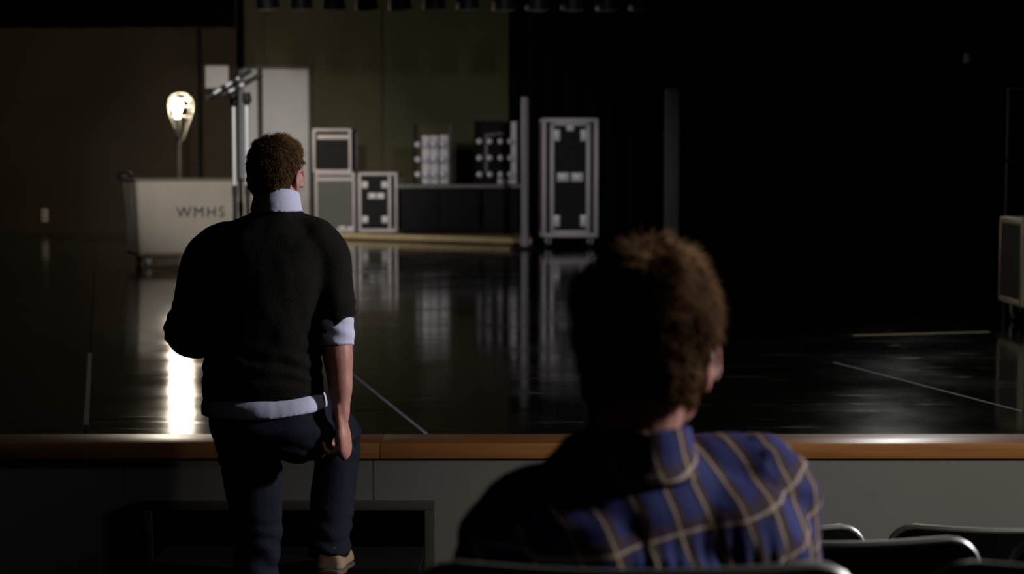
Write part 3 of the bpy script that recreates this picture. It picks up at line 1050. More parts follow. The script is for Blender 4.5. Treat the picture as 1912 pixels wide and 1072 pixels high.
# ------------------------------------------------------------------ steps before the stage
st = empty('stage_steps', (-0.74, 5.62, 0), 'black two tread step unit before the stage front', 'steps')
for (y0, y1, z) in ((-0.385, -0.29, 0.21), (-0.29, 0.02, 0.42)):
    MB().rbox(-0.44, 0.44, y0, y1 + 0.01, z - 0.03, z, 0.004).build('tread', M['stepblack'], st)
    MB().rbox(-0.43, 0.43, y0 + 0.02, y0 + 0.035, z - 0.21, z - 0.03).build('riser', M['stepblack'], st)
for sx in (-1, 1):
    MB().prism([(sx * 0.43 - 0.012, -0.365), (sx * 0.43 + 0.012, -0.365), (sx * 0.43 + 0.012, 0.025), (sx * 0.43 - 0.012, 0.025)], 0.0, 0.185).build('side_board', M['stepblack'], st)
    MB().prism([(sx * 0.43 - 0.012, -0.27), (sx * 0.43 + 0.012, -0.27), (sx * 0.43 + 0.012, 0.025), (sx * 0.43 - 0.012, 0.025)], 0.185, 0.39).build('side_board', M['stepblack'], st)

# ------------------------------------------------------------------ theatre seats


def seat_proto():
    o = empty('theatre_seat', (0, 0, 0), 'seat', 'seat', 'dark theatre seats')
    W2, Ht, Hb = 0.25, 0.84, 0.36
    nu, nv_ = 24, 12

    def surf(u, v, off):
        # u -1..1 across, v 0..1 up; back of the shell is convex to -Y
        x = u * W2
        rc = 0.055
        top = Ht + 0.006 * u * u
        z = Hb + (top - Hb) * v
        # rounded top corners
        ex = abs(x) - (W2 - rc)
        if ex > 0:
            lim = top - rc + math.sqrt(max(0, rc * rc - ex * ex))
            z = min(z, lim) if v > 0.5 else z
            z = Hb + (lim - Hb) * v
        y = -0.045 * (1 - u * u) - 0.10 * (v - 0.0) + 0.02 * v * v
        return Vector((x, y + off, z))

    def shell(th, off, inset=0.0):
        verts, faces = [], []
        for sgn in (0, 1):
            for j in range(nv_ + 1):
                for i in range(nu + 1):
                    uu = math.sin((i / nu * 2 - 1) * math.pi / 2)
                    verts.append(surf(uu * (1 - inset), inset + (1 - 2 * inset) * j / nv_, off + th * sgn))
        N = nu + 1
        nv2 = N * (nv_ + 1)
        for j in range(nv_):
            for i in range(nu):
                a = j * N + i
                faces.append((a, a + 1, a + N + 1, a + N))
                faces.append((nv2 + a, nv2 + a + N, nv2 + a + N + 1, nv2 + a + 1))
        for i in range(nu):
            b = nv_ * N + i
            faces.append((b, b + 1, nv2 + b + 1, nv2 + b))
            faces.append((i, nv2 + i, nv2 + i + 1, i + 1))
        for j in range(nv_):
            for e in (0, nu):
                a = j * N + e
                faces.append((a, a + N, nv2 + a + N, nv2 + a))
        return MB().raw(verts, faces)
    br = shell(0.030, 0.0).build('backrest', M['seatshell'], o)
    shell(0.03, 0.03, 0.04).build('back_cushion', M['seatpad'], o)
    # edge band running round the shell
    pts = []
    for j in range(0, nv_ + 1):
        pts.append(surf(-1, j / nv_, 0.012))
    for i in range(1, nu):
        pts.append(surf(math.sin((i / nu * 2 - 1) * math.pi / 2), 1, 0.012))
    for j in range(nv_, -1, -1):
        pts.append(surf(1, j / nv_, 0.012))
    MB().tube(pts, 0.0095, 8).build('edge_band', M['seatrim'], br)
    MB().box((0, 0.235, 0.42), (0.44, 0.42, 0.07), None, 0.03).build('seat_cushion', M['seatpad'], o)
    MB().box((0, 0.225, 0.375), (0.40, 0.38, 0.03), None, 0.01).build('seat_pan', M['seatshell'], o)
    for sx in (-1, 1):
        MB().rbox(sx * 0.255 - 0.012, sx * 0.255 + 0.012, -0.02, 0.20, 0.02, 0.60, 0.006).build('leg', M['seatshell'], o)
        MB().rbox(sx * 0.255 - 0.018, sx * 0.255 + 0.018, -0.05, 0.26, 0.0, 0.02, 0.004).build('foot', M['seatshell'], o)
        MB().rbox(sx * 0.255 - 0.014, sx * 0.255 + 0.014, -0.04, 0.30, 0.60, 0.628, 0.010).build('armrest', M['seatshell'], o)
    return o


seats = [(0.137, 1.93, 0.413, 'dark theatre seat in which the man in the plaid shirt sits'),
         (0.715, 1.93, 0.413, 'dark theatre seat next to the plaid-shirted man in his row'),
         (0.515, 2.79, 0.252, 'dark theatre seat right in front of the plaid-shirted man'),
         (1.075, 2.79, 0.252, 'dark theatre seat in the middle row, farther from the plaid-shirted man'),
         (0.515, 3.68, 0.082, 'dark theatre seat in the row by the stage, nearer the plaid-shirted man'),
         (1.075, 3.68, 0.082, 'dark theatre seat in the row by the stage, farther from the plaid-shirted man')]
sp = seat_proto()
for k, (x, y, z, lab) in enumerate(seats):
    o = sp if k == 0 else copy_tree(sp)
    o.location = (x, y, z)
    o['label'] = lab

# ------------------------------------------------------------------ people

class Vol:
    """overlapping closed shapes fused into one continuous skin by a voxel remesh"""

    def __init__(s):
        s.v, s.f = [], []

    def _add(s, verts, faces):
        b = len(s.v)
        s.v += [tuple(v) for v in verts]
        s.f += [tuple(i + b for i in f) for f in faces]

    def ell(s, c, r, rot=None, nu=20, nv=12):
        c = Vector(c)
        verts, faces = [], []
        for j in range(1, nv):
            th = math.pi * j / nv
            for i in range(nu):
                ph = 2 * math.pi * i / nu
                v = Vector((r[0] * math.sin(th) * math.cos(ph), r[1] * math.sin(th) * math.sin(ph), r[2] * math.cos(th)))
                if rot is not None:
                    v = rot @ v
                verts.append(c + v)
        top, bot = Vector((0, 0, r[2])), Vector((0, 0, -r[2]))
        if rot is not None:
            top, bot = rot @ top, rot @ bot
        verts += [c + top, c + bot]
        T, B = len(verts) - 2, len(verts) - 1
        for j in range(nv - 2):
            for i in range(nu):
                k = (i + 1) % nu
                faces.append((j * nu + i, (j + 1) * nu + i, (j + 1) * nu + k, j * nu + k))
        for i in range(nu):
            k = (i + 1) % nu
            faces.append((T, i, k))
            faces.append((B, (nv - 2) * nu + k, (nv - 2) * nu + i))
        s._add(verts, faces)
        return s

    def _rings(s, rings):
        n = len(rings[0])
        verts = [v for r in rings for v in r]
        faces = []
        for i in range(len(rings) - 1):
            for k in range(n):
                faces.append((i * n + k, i * n + (k + 1) % n, (i + 1) * n + (k + 1) % n, (i + 1) * n + k))
        faces.append(tuple(reversed(range(n))))
        faces.append(tuple(range((len(rings) - 1) * n, len(rings) * n)))
        s._add(verts, faces)
        return s

    def tube(s, pts, rad, side=None, flat=1.0, n=18, sub=5, cap=True):
        """smooth tapered limb; flat<1 squashes it along the axis `side`"""
        P = [np.array(p, float) for p in pts]
        rr = list(rad)
        Q, RR = [], []
        for i in range(len(P) - 1):
            p0, p1, p2, p3 = P[max(i - 1, 0)], P[i], P[i + 1], P[min(i + 2, len(P) - 1)]
            for k in range(sub):
                t = k / sub
                Q.append(0.5 * ((2 * p1) + (-p0 + p2) * t + (2 * p0 - 5 * p1 + 4 * p2 - p3) * t * t + (-p0 + 3 * p1 - 3 * p2 + p3) * t ** 3))
                tt = t * t * (3 - 2 * t)
                RR.append(rr[i] * (1 - tt) + rr[i + 1] * tt)
        Q.append(P[-1])
        RR.append(rr[-1])
        if cap:     # round ends
            d0 = (Q[0] - Q[1]) / (np.linalg.norm(Q[0] - Q[1]) + 1e-9)
            d1 = (Q[-1] - Q[-2]) / (np.linalg.norm(Q[-1] - Q[-2]) + 1e-9)
            a, b = [], []
            for q in (0.35, 0.65, 0.88, 0.985):
                a.insert(0, (Q[0] + d0 * RR[0] * q, RR[0] * math.sqrt(1 - q * q)))
                b.append((Q[-1] + d1 * RR[-1] * q, RR[-1] * math.sqrt(1 - q * q)))
            Q = [x[0] for x in a] + Q + [x[0] for x in b]
            RR = [x[1] for x in a] + RR + [x[1] for x in b]
        Q = [Vector(q) for q in Q]
        rings = []
        prev = Vector(side) if side is not None else None
        for i, q in enumerate(Q):
            d = (Q[min(i + 1, len(Q) - 1)] - Q[max(i - 1, 0)]).normalized()
            a = d.orthogonal() if prev is None else prev - d * prev.dot(d)
            a.normalize()
            prev = a
            b = d.cross(a)
            rings.append([q + a * (RR[i] * flat * math.cos(2 * math.pi * k / n)) + b * (RR[i] * math.sin(2 * math.pi * k / n)) for k in range(n)])
        return s._rings(rings)

    def loft(s, rows, n=36, p=2.3, shrink=0.0, sub=4):
        """rows: (z, cx, cy, rx, ry) bottom to top, smoothly interpolated"""
        A = np.array(rows, float)
        t = np.arange(len(A))
        tt = np.linspace(0, len(A) - 1, (len(A) - 1) * sub + 1)
        B = np.zeros((len(tt), 5))
        for i, u in enumerate(tt):
            k = min(int(u), len(A) - 2)
            f = u - k
            p0, p1, p2, p3 = A[max(k - 1, 0)], A[k], A[k + 1], A[min(k + 2, len(A) - 1)]
            B[i] = 0.5 * ((2 * p1) + (-p0 + p2) * f + (2 * p0 - 5 * p1 + 4 * p2 - p3) * f * f + (-p0 + 3 * p1 - 3 * p2 + p3) * f ** 3)
        rings = []
        for z, cx, cy, rx, ry in B:
            rg = []
            for k in range(n):
                a = 2 * math.pi * k / n
                c, si = math.cos(a), math.sin(a)
                rg.append(Vector((cx + (rx - shrink) * math.copysign(abs(c) ** (2 / p), c), cy + (ry - shrink) * math.copysign(abs(si) ** (2 / p), si), z)))
            rings.append(rg)
        return s._rings(rings)

    def transform(s, mtx, start=0):
        for i in range(start, len(s.v)):
            s.v[i] = tuple(mtx @ Vector(s.v[i]))

    def build(s, name, m, parent, voxel, smooth=6, fac=0.5, deform=None, keep=None):
        me = bpy.data.meshes.new(name)
        me.from_pydata(s.v, [], s.f)
        bm = bmesh.new()
        bm.from_mesh(me)
        bmesh.ops.recalc_face_normals(bm, faces=bm.faces)
        bm.to_mesh(me)
        bm.free()
        o = bpy.data.objects.new('tmp', me)
        C.objects.link(o)
        r = o.modifiers.new('r', 'REMESH')
        r.mode = 'VOXEL'
        r.voxel_size = voxel
        sm = o.modifiers.new('s', 'SMOOTH')
        sm.factor = fac
        sm.iterations = smooth
        bpy.context.view_layer.update()
        dg = bpy.context.evaluated_depsgraph_get()
        out = bpy.data.meshes.new_from_object(o.evaluated_get(dg))
        bpy.data.objects.remove(o)
        bpy.data.meshes.remove(me)
        out.name = name
        if keep is not None:            # open the garment: drop what lies outside
            bm = bmesh.new()
            bm.from_mesh(out)
            bmesh.ops.delete(bm, geom=[v for v in bm.verts if not keep(v.co)], context='VERTS')
            bm.to_mesh(out)
            bm.free()
        if deform is not None:
            n = len(out.vertices)
            co = np.empty(n * 3)
            no = np.empty(n * 3)
            out.vertices.foreach_get('co', co)
            out.vertices.foreach_get('normal', no)
            co = co.reshape(-1, 3)
            no = no.reshape(-1, 3)
            co = deform(co, no)
            out.vertices.foreach_set('co', co.ravel())
            out.update()
        out.polygons.foreach_set('use_smooth', [True] * len(out.polygons))
        return link(name, out, m, parent)


def nz3(co, f, seed=0.0):
    return np.array([mnoise.noise((p[0] * f + seed, p[1] * f, p[2] * f)) for p in co])


def add_head(v, mtx, k=1.0):
    """head, ears, nose, jaw; frame: +Y the face, origin between the ears"""
    st = len(v.v)
    v.ell((0, -0.008, 0.022), (0.0755, 0.097, 0.088))
    v.ell((0, 0.012, 0.005), (0.070, 0.082, 0.080))
    v.ell((0, -0.045, -0.02), (0.062, 0.052, 0.055))
    v.ell((0, 0.045, -0.030), (0.059, 0.050, 0.075))
    v.ell((0, 0.055, -0.075), (0.042, 0.042, 0.036))       # chin
    v.ell((-0.036, 0.02, -0.06), (0.028, 0.05, 0.035))
    v.ell((0.036, 0.02, -0.06), (0.028, 0.05, 0.035))
    v.ell((0, 0.090, 0.030), (0.048, 0.012, 0.012))        # brow
    v.tube([(0, 0.092, 0.022), (0, 0.106, -0.006), (0, 0.112, -0.022)], (0.009, 0.011, 0.014), n=10, sub=3)
    v.ell((0, 0.097, -0.052), (0.024, 0.010, 0.006))       # lips
    v.ell((0, 0.096, -0.061), (0.020, 0.010, 0.006))
    for s_ in (-1, 1):
        v.ell((s_ * 0.034, 0.088, -0.008), (0.022, 0.012, 0.018))   # cheek
        rot = Matrix.Rotation(R(-s_ * 14), 3, 'Z') @ Matrix.Rotation(R(-14), 3, 'X')
        c = Vector((s_ * 0.0795, -0.006, -0.010))
        v.ell(c + rot @ Vector((0, 0.004, -0.004)), (0.007, 0.015, 0.026), rot, 14, 8)
        ring = []
        for q in range(15):
            a = R(-60 + q * 20)
            ring.append(c + rot @ Vector((s_ * 0.006, -0.019 * math.cos(a) + 0.002 + (0.004 if a > 3 else 0), 0.031 * math.sin(a) + 0.001)))
        v.tube(ring, [0.0045] + [0.0055] * 13 + [0.0045], n=8, sub=2)
        v.ell(c + rot @ Vector((0, 0.004, -0.030)), (0.006, 0.009, 0.010), rot, 10, 6)
        v.ell(c - Vector((s_ * 0.012, -0.008, 0)), (0.014, 0.014, 0.022), None, 12, 8)
    if k != 1.0:
        mtx = mtx @ Matrix.Scale(k, 4)
    v.transform(mtx, st)


def hair_parts(name, m, parent, mtx, k, count, seed, length, bulge, cap_e, hair_ok, wild=0.35):
    """a rough cap of hair plus thousands of short tapered locks growing from it"""
    v = Vol()
    for c, r in cap_e:
        v.ell(c, r)
    mt = mtx @ Matrix.Scale(k, 4)
    v.transform(mt)
    inv = mt.inverted()
    invn = np.array(inv)

    def tl(co):
        return co @ invn[:3, :3].T + invn[:3, 3]

    def lump(co, no):
        l = tl(co)
        a = nz3(l, 28, seed) * bulge * 0.45 + nz3(l, 60, seed + 5) * bulge * 0.25
        return co + no * (a[:, None])

    def keep(co):
        return hair_ok(inv @ co, 0.0)
    cap = v.build(name, m, parent, 0.0042, 8, deform=lump, keep=keep)
    # locks
    me = cap.data
    n = len(me.vertices)
    co = np.empty(n * 3)
    no = np.empty(n * 3)
    me.vertices.foreach_get('co', co)
    me.vertices.foreach_get('normal', no)
    co, no = co.reshape(-1, 3), no.reshape(-1, 3)
    l = tl(co)
    ok = np.array([hair_ok(Vector(q), 0.004) for q in l])
    idx = np.where(ok)[0]
    rg = np.random.default_rng(int(seed * 10) + 3)
    pick = rg.choice(idx, count)
    p0 = co[pick] + rg.normal(0, 0.0015, (count, 3))
    nn = no[pick]
    lp = l[pick]
    rotm = np.array(mtx)[:3, :3]
    # combed downwards and away from the crown, with whorls of noise
    crown = np.array((0.0, -0.045, 0.115))
    away = lp - crown
    away /= np.linalg.norm(away, axis=1)[:, None] + 1e-6
    away = away @ rotm.T
    tang = away - nn * np.sum(away * nn, axis=1)[:, None]
    tang /= np.linalg.norm(tang, axis=1)[:, None] + 1e-6
    cr = np.cross(nn, tang)
    sw = np.array([mnoise.noise((q[0] * 22 + seed, q[1] * 22, q[2] * 22)) for q in lp])
    sw2 = np.array([mnoise.noise((q[0] * 35 + seed + 9, q[1] * 35, q[2] * 35)) for q in lp])
    lift = 0.36 + 0.5 * sw2 + rg.normal(0, 0.10, count)
    zrel = np.clip((lp[:, 2] + 0.09) / 0.2, 0.0, 1.0)
    lift = np.clip(lift * (0.22 + 0.60 * zrel), 0.03, 0.7)
    d = tang * (1 - lift)[:, None] + nn * lift[:, None] + cr * (sw * wild * 2.2)[:, None] + rg.normal(0, 0.12, (count, 3))
    d /= np.linalg.norm(d, axis=1)[:, None]
    ln = length * (0.45 + 0.75 * zrel) * rg.uniform(0.7, 1.25, count)
    w = 0.00075 * k * rg.uniform(0.7, 1.3, count)
    gdir = np.array((0, 0, -1.0))
    p1 = p0 + d * (ln * 0.5)[:, None]
    d2 = d * 0.9 + gdir * 0.25 - nn * 0.25
    d2 /= np.linalg.norm(d2, axis=1)[:, None]
    p2 = p1 + d2 * (ln * 0.5)[:, None]
    s1 = np.cross(d, nn)
    s1 /= np.linalg.norm(s1, axis=1)[:, None] + 1e-6
    s2 = np.cross(d, s1)
    V = np.zeros((count, 7, 3))
    for q in range(3):
        a = 2 * math.pi * q / 3
        u = s1 * math.cos(a) + s2 * math.sin(a)
        V[:, q] = p0 - nn * 0.003 + u * w[:, None]
        V[:, 3 + q] = p1 + u * (w * 0.85)[:, None]
    V[:, 6] = p2
    base = np.arange(count)[:, None] * 7
    fq = []
    for q in range(3):
        r_ = (q + 1) % 3
        fq.append(np.stack([base[:, 0] + q, base[:, 0] + r_, base[:, 0] + 3 + r_], 1))
        fq.append(np.stack([base[:, 0] + q, base[:, 0] + 3 + r_, base[:, 0] + 3 + q], 1))
        fq.append(np.stack([base[:, 0] + 3 + q, base[:, 0] + 3 + r_, base[:, 0] + 6], 1))
    Fc = np.concatenate(fq, 0)
    hm = bpy.data.meshes.new('hair_locks')
    hm.vertices.add(count * 7)
    hm.vertices.foreach_set('co', V.ravel())
    nf = len(Fc)
    hm.loops.add(nf * 3)
    hm.loops.foreach_set('vertex_index', Fc.ravel().astype(np.int32))
    hm.polygons.add(nf)
    hm.polygons.foreach_set('loop_start', np.arange(0, nf * 3, 3, dtype=np.int32))
    hm.polygons.foreach_set('loop_total', np.full(nf, 3, dtype=np.int32))
    hm.update(calc_edges=True)
    hm.polygons.foreach_set('use_smooth', [True] * nf)
    ho = link('hair_locks', hm, m, cap)
    ho['kind'] = 'stuff'
    return cap


def add_hand(v, wrist, d, n, s, curl=(30, 55, 40), k=1.0, thumb_in=0.4):
    """wrist, direction d, palm normal n, side s towards the thumb; five fingers of unequal length"""
    W, d, n, s = Vector(wrist), Vector(d).normalized(), Vector(n).normalized(), Vector(s).normalized()
    v.tube([W - d * 0.02, W + d * 0.025 * k, W + d * 0.06 * k, W + d * 0.088 * k], (0.027 * k, 0.033 * k, 0.041 * k, 0.040 * k), side=n, flat=0.52, n=16)
    v.tube([W + d * 0.02 * k + s * 0.014 * k + n * 0.005, W + d * 0.045 * k + s * 0.026 * k + n * 0.010, W + d * 0.06 * k + s * 0.028 * k + n * 0.01], (0.013 * k, 0.017 * k, 0.012 * k), n=12)
    for off, ln, r in ((0.030, 0.94, 0.0085), (0.010, 1.05, 0.0088), (-0.011, 1.0, 0.0083), (-0.031, 0.80, 0.0075)):
        p = W + d * (0.086 - 0.004 * abs(off - 0.01) / 0.02) * k + s * off * k
        pts, rad = [p - d * 0.02 * k, p], [r * k, r * 1.05 * k]
        a = 0
        for seg, c in zip((0.044, 0.027, 0.021), curl):
            a += c + off * 120
            dd = d * math.cos(R(a)) + n * math.sin(R(a)) + s * off * 0.8
            p = p + dd.normalized() * seg * ln * k
            pts.append(p)
            rad.append(r * (0.97 if seg > 0.03 else 0.9) * k)
        v.tube(pts, rad, n=10, sub=3)
    p = W + d * 0.028 * k + s * 0.026 * k + n * 0.006
    pts = [p, p + (d * 0.7 + s * 0.6 + n * thumb_in).normalized() * 0.036 * k]
    pts.append(pts[-1] + (d * 0.95 + s * 0.05 + n * (thumb_in + 0.15)).normalized() * 0.030 * k)
    pts.append(pts[-1] + (d * 0.95 - s * 0.25 + n * (thumb_in + 0.25)).normalized() * 0.022 * k)
    v.tube(pts, (0.012 * k, 0.0105 * k, 0.0100 * k, 0.0085 * k), n=10, sub=3)


def add_shoe(v, heel, toe, up, w=0.048, h=0.075):
    """closed shoe from heel to toe point on the sole"""
    H, T, U = Vector(heel), Vector(toe), Vector(up).normalized()
    f = (T - H).normalized()
    L = (T - H).length
    side = f.cross(U).normalized()
    rings = []
    for t, ww, hh in ((0.0, 0.55, 0.75), (0.03, 0.75, 0.95), (0.12, 0.86, 1.15), (0.25, 0.86, 1.15), (0.38, 0.84, 0.95), (0.52, 0.95, 0.75), (0.66, 1.05, 0.66), (0.80, 1.0, 0.58), (0.92, 0.78, 0.46), (1.0, 0.35, 0.30)):
        c = H + f * (L * t)
        rg = []
        for k in range(20):
            a = 2 * math.pi * k / 20
            x, y = math.cos(a), math.sin(a)
            yy = (max(y, -0.0) * h * hh if y > 0 else 0.0)
            sx = math.copysign(abs(x) ** 0.7, x)
            rg.append(c + side * (sx * w * ww) + U * (yy + (0 if y > 0 else y * 0.004)))
        rings.append(rg)
    v._rings(rings)


# ---------------------------------------------------------------- the standing man
pw = empty('person', (-0.72, 5.03, 0.0), 'man seen from behind in a charcoal sweater and jeans, stepping up to the stage', 'person')
VX = 0.006
torso_w = [(1.012, -0.030, 0.000, 0.184, 0.128), (1.06, -0.032, 0.0, 0.184, 0.130), (1.13, -0.033, 0.002, 0.178, 0.126), (1.22, -0.033, 0.010, 0.180, 0.125),
           (1.32, -0.030, 0.022, 0.192, 0.130), (1.41, -0.026, 0.038, 0.204, 0.130), (1.475, -0.020, 0.052, 0.192, 0.118), (1.525, -0.010, 0.066, 0.142, 0.098),
           (1.565, 0.000, 0.078, 0.088, 0.080), (1.598, 0.003, 0.084, 0.066, 0.068)]
armL = [(-0.14, 0.045, 1.478), (-0.198, 0.045, 1.448), (-0.232, 0.03, 1.36), (-0.252, 0.01, 1.28), (-0.272, -0.005, 1.215), (-0.240, 0.07, 1.185), (-0.20, 0.16, 1.185)]
armR = [(0.10, 0.045, 1.483), (0.152, 0.045, 1.452), (0.176, 0.025, 1.36), (0.184, 0.0, 1.28), (0.192, -0.02, 1.215)]
rhead = Matrix.Rotation(R(-16), 4, 'Z') @ Matrix.Rotation(R(-10), 4, 'X')
MH = Matrix.Translation((-0.003, 0.115, 1.682)) @ rhead
KH = 0.955

b = Vol()
add_head(b, MH, KH)
b.tube([(0.003, 0.10, 1.66), (0.002, 0.085, 1.60), (0.0, 0.07, 1.54)], (0.058, 0.058, 0.066))
b.loft(torso_w[:-1], shrink=0.013)
b.tube(armL, (0.055, 0.055, 0.048, 0.046, 0.046, 0.043, 0.038))
b.tube([armL[-1], (-0.165, 0.235, 1.195), (-0.14, 0.285, 1.20)], (0.038, 0.030, 0.027))
add_hand(b, (-0.138, 0.29, 1.20), (0.35, 0.9, 0.0), (0.9, -0.35, 0.0), (0, 0, 1), (30, 50, 35), 1.0)
b.tube(armR, (0.055, 0.056, 0.05, 0.047, 0.046))
b.tube([(0.192, -0.018, 1.22), (0.197, -0.030, 1.15), (0.205, -0.045, 1.07), (0.208, -0.060, 0.995), (0.208, -0.066, 0.965)], (0.045, 0.046, 0.038, 0.028, 0.0255))
add_hand(b, (0.208, -0.066, 0.972), (0.10, -0.04, -1), (-0.97, 0.22, 0.0), (0.22, 0.97, 0.0), (50, 78, 50), 1.06, 0.5)
legL = [(-0.083, -0.01, 0.92), (-0.068, 0.0, 0.78), (-0.060, 0.010, 0.62), (-0.060, 0.014, 0.50), (-0.068, -0.010, 0.32), (-0.075, -0.025, 0.12), (-0.076, -0.025, 0.07)]
legR = [(0.085, 0.0, 0.92), (0.115, 0.14, 0.905), (0.150, 0.33, 0.855), (0.155, 0.345, 0.80), (0.148, 0.27, 0.66), (0.142, 0.19, 0.54), (0.143, 0.165, 0.485)]
b.loft([(0.86, 0.0, -0.005, 0.15, 0.10), (0.92, -0.005, -0.015, 0.175, 0.125), (1.02, -0.03, 0, 0.16, 0.11)])
b.tube(legL, (0.085, 0.075, 0.062, 0.055, 0.05, 0.042, 0.042))
b.tube(legR, (0.085, 0.080, 0.060, 0.055, 0.052, 0.044, 0.042))
b.tube([(-0.076, -0.03, 0.09), (-0.078, 0.0, 0.05), (-0.085, 0.12, 0.035)], (0.04, 0.035, 0.028))
b.tube([(0.142, 0.17, 0.52), (0.148, 0.20, 0.49), (0.152, 0.29, 0.462)], (0.036, 0.032, 0.024))
b.build('body', M['skin'], pw, 0.0042, 3)

e = Vol()
for s_ in (-1, 1):
    e.ell((s_ * 0.031, 0.090, 0.006), (0.0125, 0.012, 0.0115))
e.transform(MH @ Matrix.Scale(KH, 4))
e.build('eyes', M['eye'], pw, 0.003, 1)


def sweat_def(co, no):
    x, y, z = co.T
    a = nz3(co, 9, 3.1) * 0.006 + nz3(co * np.array((1, 1, 0.6)), 22, 1.7) * 0.003
    # creases round both elbows and at the small of the back
    a += 0.0022 * np.sin(z * 150 + 6 * nz3(co, 8, 5)) * np.exp(-((z - 1.24) / 0.07) ** 2) * (np.abs(x + 0.03) > 0.17)
    a *= np.clip((z - 1.02) / 0.05, 0, 1)
    a += 0.003 * np.clip((z - 1.02) / 0.05, 0, 1) * np.sin(z * 120 + x * 30 + 5 * nz3(co, 6, 9)) * np.exp(-((z - 1.12) / 0.06) ** 2)
    co = co + no * a[:, None]
    # slanted end of the right sleeve
    m = (np.hypot(x - 0.188, y + 0.012) < 0.078) & (z < 1.34) & (z > 1.15)
    co[:, 2] = np.where(m, co[:, 2] + (x - 0.188) * 0.85 * np.clip((1.34 - z) / 0.10, 0, 1) * np.clip((z - 1.15) / 0.03, 0, 1), co[:, 2])
    # hem lifts a little towards the right
    h = np.clip((1.16 - z) / 0.12, 0, 1) * (np.abs(x + 0.03) < 0.2) * (z < 1.16) * (~m)
    co[:, 2] += 0.05 * (x + 0.06) * h * (x > -0.06)
    return co


sw = Vol()
sw.loft(torso_w)
sw.tube(armL, (0.073, 0.072, 0.064, 0.060, 0.060, 0.058, 0.052))
sw.tube(armR, (0.073, 0.073, 0.066, 0.061, 0.057), cap=False)
sw.tube([(0.0, 0.075, 1.540), (0.075, 0.062, 1.515), (0.140, 0.05, 1.480), (0.165, 0.045, 1.42)], (0.062, 0.062, 0.066, 0.066))
sw.tube([(0.0, 0.075, 1.535), (-0.085, 0.062, 1.502), (-0.165, 0.05, 1.462), (-0.205, 0.045, 1.40)], (0.062, 0.062, 0.066, 0.066))
sw.ell((-0.195, 0.045, 1.45), (0.072, 0.075, 0.072))
sw.ell((0.150, 0.045, 1.455), (0.072, 0.075, 0.072))
sw.build('sweater', M['sweater'], pw, 0.0065, 16, deform=sweat_def)

co_ = Vol()       # shirt collar standing round the neck
ringc = []
for z, r1, r2, dy in ((1.575, 0.080, 0.084, 0.076), (1.60, 0.076, 0.080, 0.082), (1.622, 0.0715, 0.076, 0.088), (1.642, 0.068, 0.073, 0.094)):
    ringc.append((z, 0.002, dy, r1, r2))
co_.loft(ringc, p=2.0)
co_.build('shirt_collar', M['shirt'], pw, 0.005, 3, deform=lambda c, n: c + np.stack([0 * c[:, 0], 0 * c[:, 0], -0.20 * (c[:, 1] - 0.06) * (c[:, 2] > 1.59)], 1))
cf = Vol()
cf.tube([(0.185, 0.0, 1.285), (0.192, -0.017, 1.225), (0.196, -0.026, 1.175)], (0.053, 0.0545, 0.0515), cap=False)
cf.build('shirt_cuff', M['shirt'], pw, 0.005, 3, deform=lambda c, n: c + n * (0.0015 * np.sin(c[:, 2] * 150 + c[:, 0] * 60))[:, None])
tl_ = Vol()
tl_.loft([(0.968, -0.026, -0.008, 0.189, 0.138), (0.990, -0.028, -0.007, 0.188, 0.137), (1.010, -0.030, -0.004, 0.184, 0.131), (1.03, -0.031, 0.0, 0.170, 0.115), (1.05, -0.032, 0.0, 0.150, 0.10)])
tl_.build('shirt_tail', M['shirt'], pw, 0.006, 4, deform=lambda c, n: c + n * (0.004 * nz3(c, 12, 4))[:, None] + np.stack([0 * c[:, 0], 0 * c[:, 0], 0.14 * np.maximum(c[:, 0] - 0.02, 0)], 1))


def denim_def(co, no):
    z = co[:, 2]
    a = nz3(co, 10, 2.2) * 0.006 + 0.0045 * np.sin(z * 95 + co[:, 0] * 25 + 6 * nz3(co, 7, 8)) * np.exp(-((z - 0.5) / 0.12) ** 2)
    a += 0.004 * np.sin(z * 130 + co[:, 0] * 40 + 5 * nz3(co, 7, 1)) * np.exp(-((z - 0.84) / 0.05) ** 2)
    return co + no * a[:, None]


jn = Vol()
jn.loft([(0.845, 0.0, -0.005, 0.135, 0.10), (0.885, 0.0, -0.012, 0.180, 0.128), (0.93, -0.004, -0.018, 0.188, 0.138), (0.965, -0.014, -0.010, 0.180, 0.126), (1.04, -0.03, 0.0, 0.172, 0.122)])
jn.ell((-0.088, -0.046, 0.900), (0.090, 0.083, 0.078))
jn.ell((0.082, -0.046, 0.905), (0.090, 0.083, 0.080))
jn.tube(legL, (0.104, 0.090, 0.077, 0.068, 0.065, 0.062, 0.060), cap=False)
jn.tube(legR, (0.100, 0.094, 0.080, 0.076, 0.072, 0.066, 0.063), cap=False)
jn.build('jeans', M['jeans'], pw, 0.0065, 8, deform=denim_def)
for heel, toe, up in (((-0.076, -0.085, 0.018), (-0.092, 0.185, 0.018), (0, 0, 1)), ((0.150, 0.112, 0.462), (0.156, 0.395, 0.438), (0, 0.06, 1))):
    sh = Vol()
    add_shoe(sh, heel, toe, up, 0.053, 0.074)
    so = sh.build('shoe', M['shoe'], pw, 0.004, 3)
    sl = Vol()
    H, T = Vector(heel), Vector(toe)
    add_shoe(sl, H - Vector((0, 0.004, 0.018)), T + Vector((0, 0.006, -0.016)), up, 0.057, 0.022)
    sl.build('sole', M['sole'], so, 0.004, 2)


def hair_ok_w(q, pad):
    """skull area that carries hair: not the face, the ears or the neck"""
    if q.z < -0.072 + pad:
        return False
    if q.y > 0.0 and q.z < 0.052 + 0.30 * max(0.0, q.y - 0.03) + pad:
        return False
    if abs(q.x) > 0.05 and q.y > -0.03 - pad and q.z < 0.020 + pad:
        return False
    return True


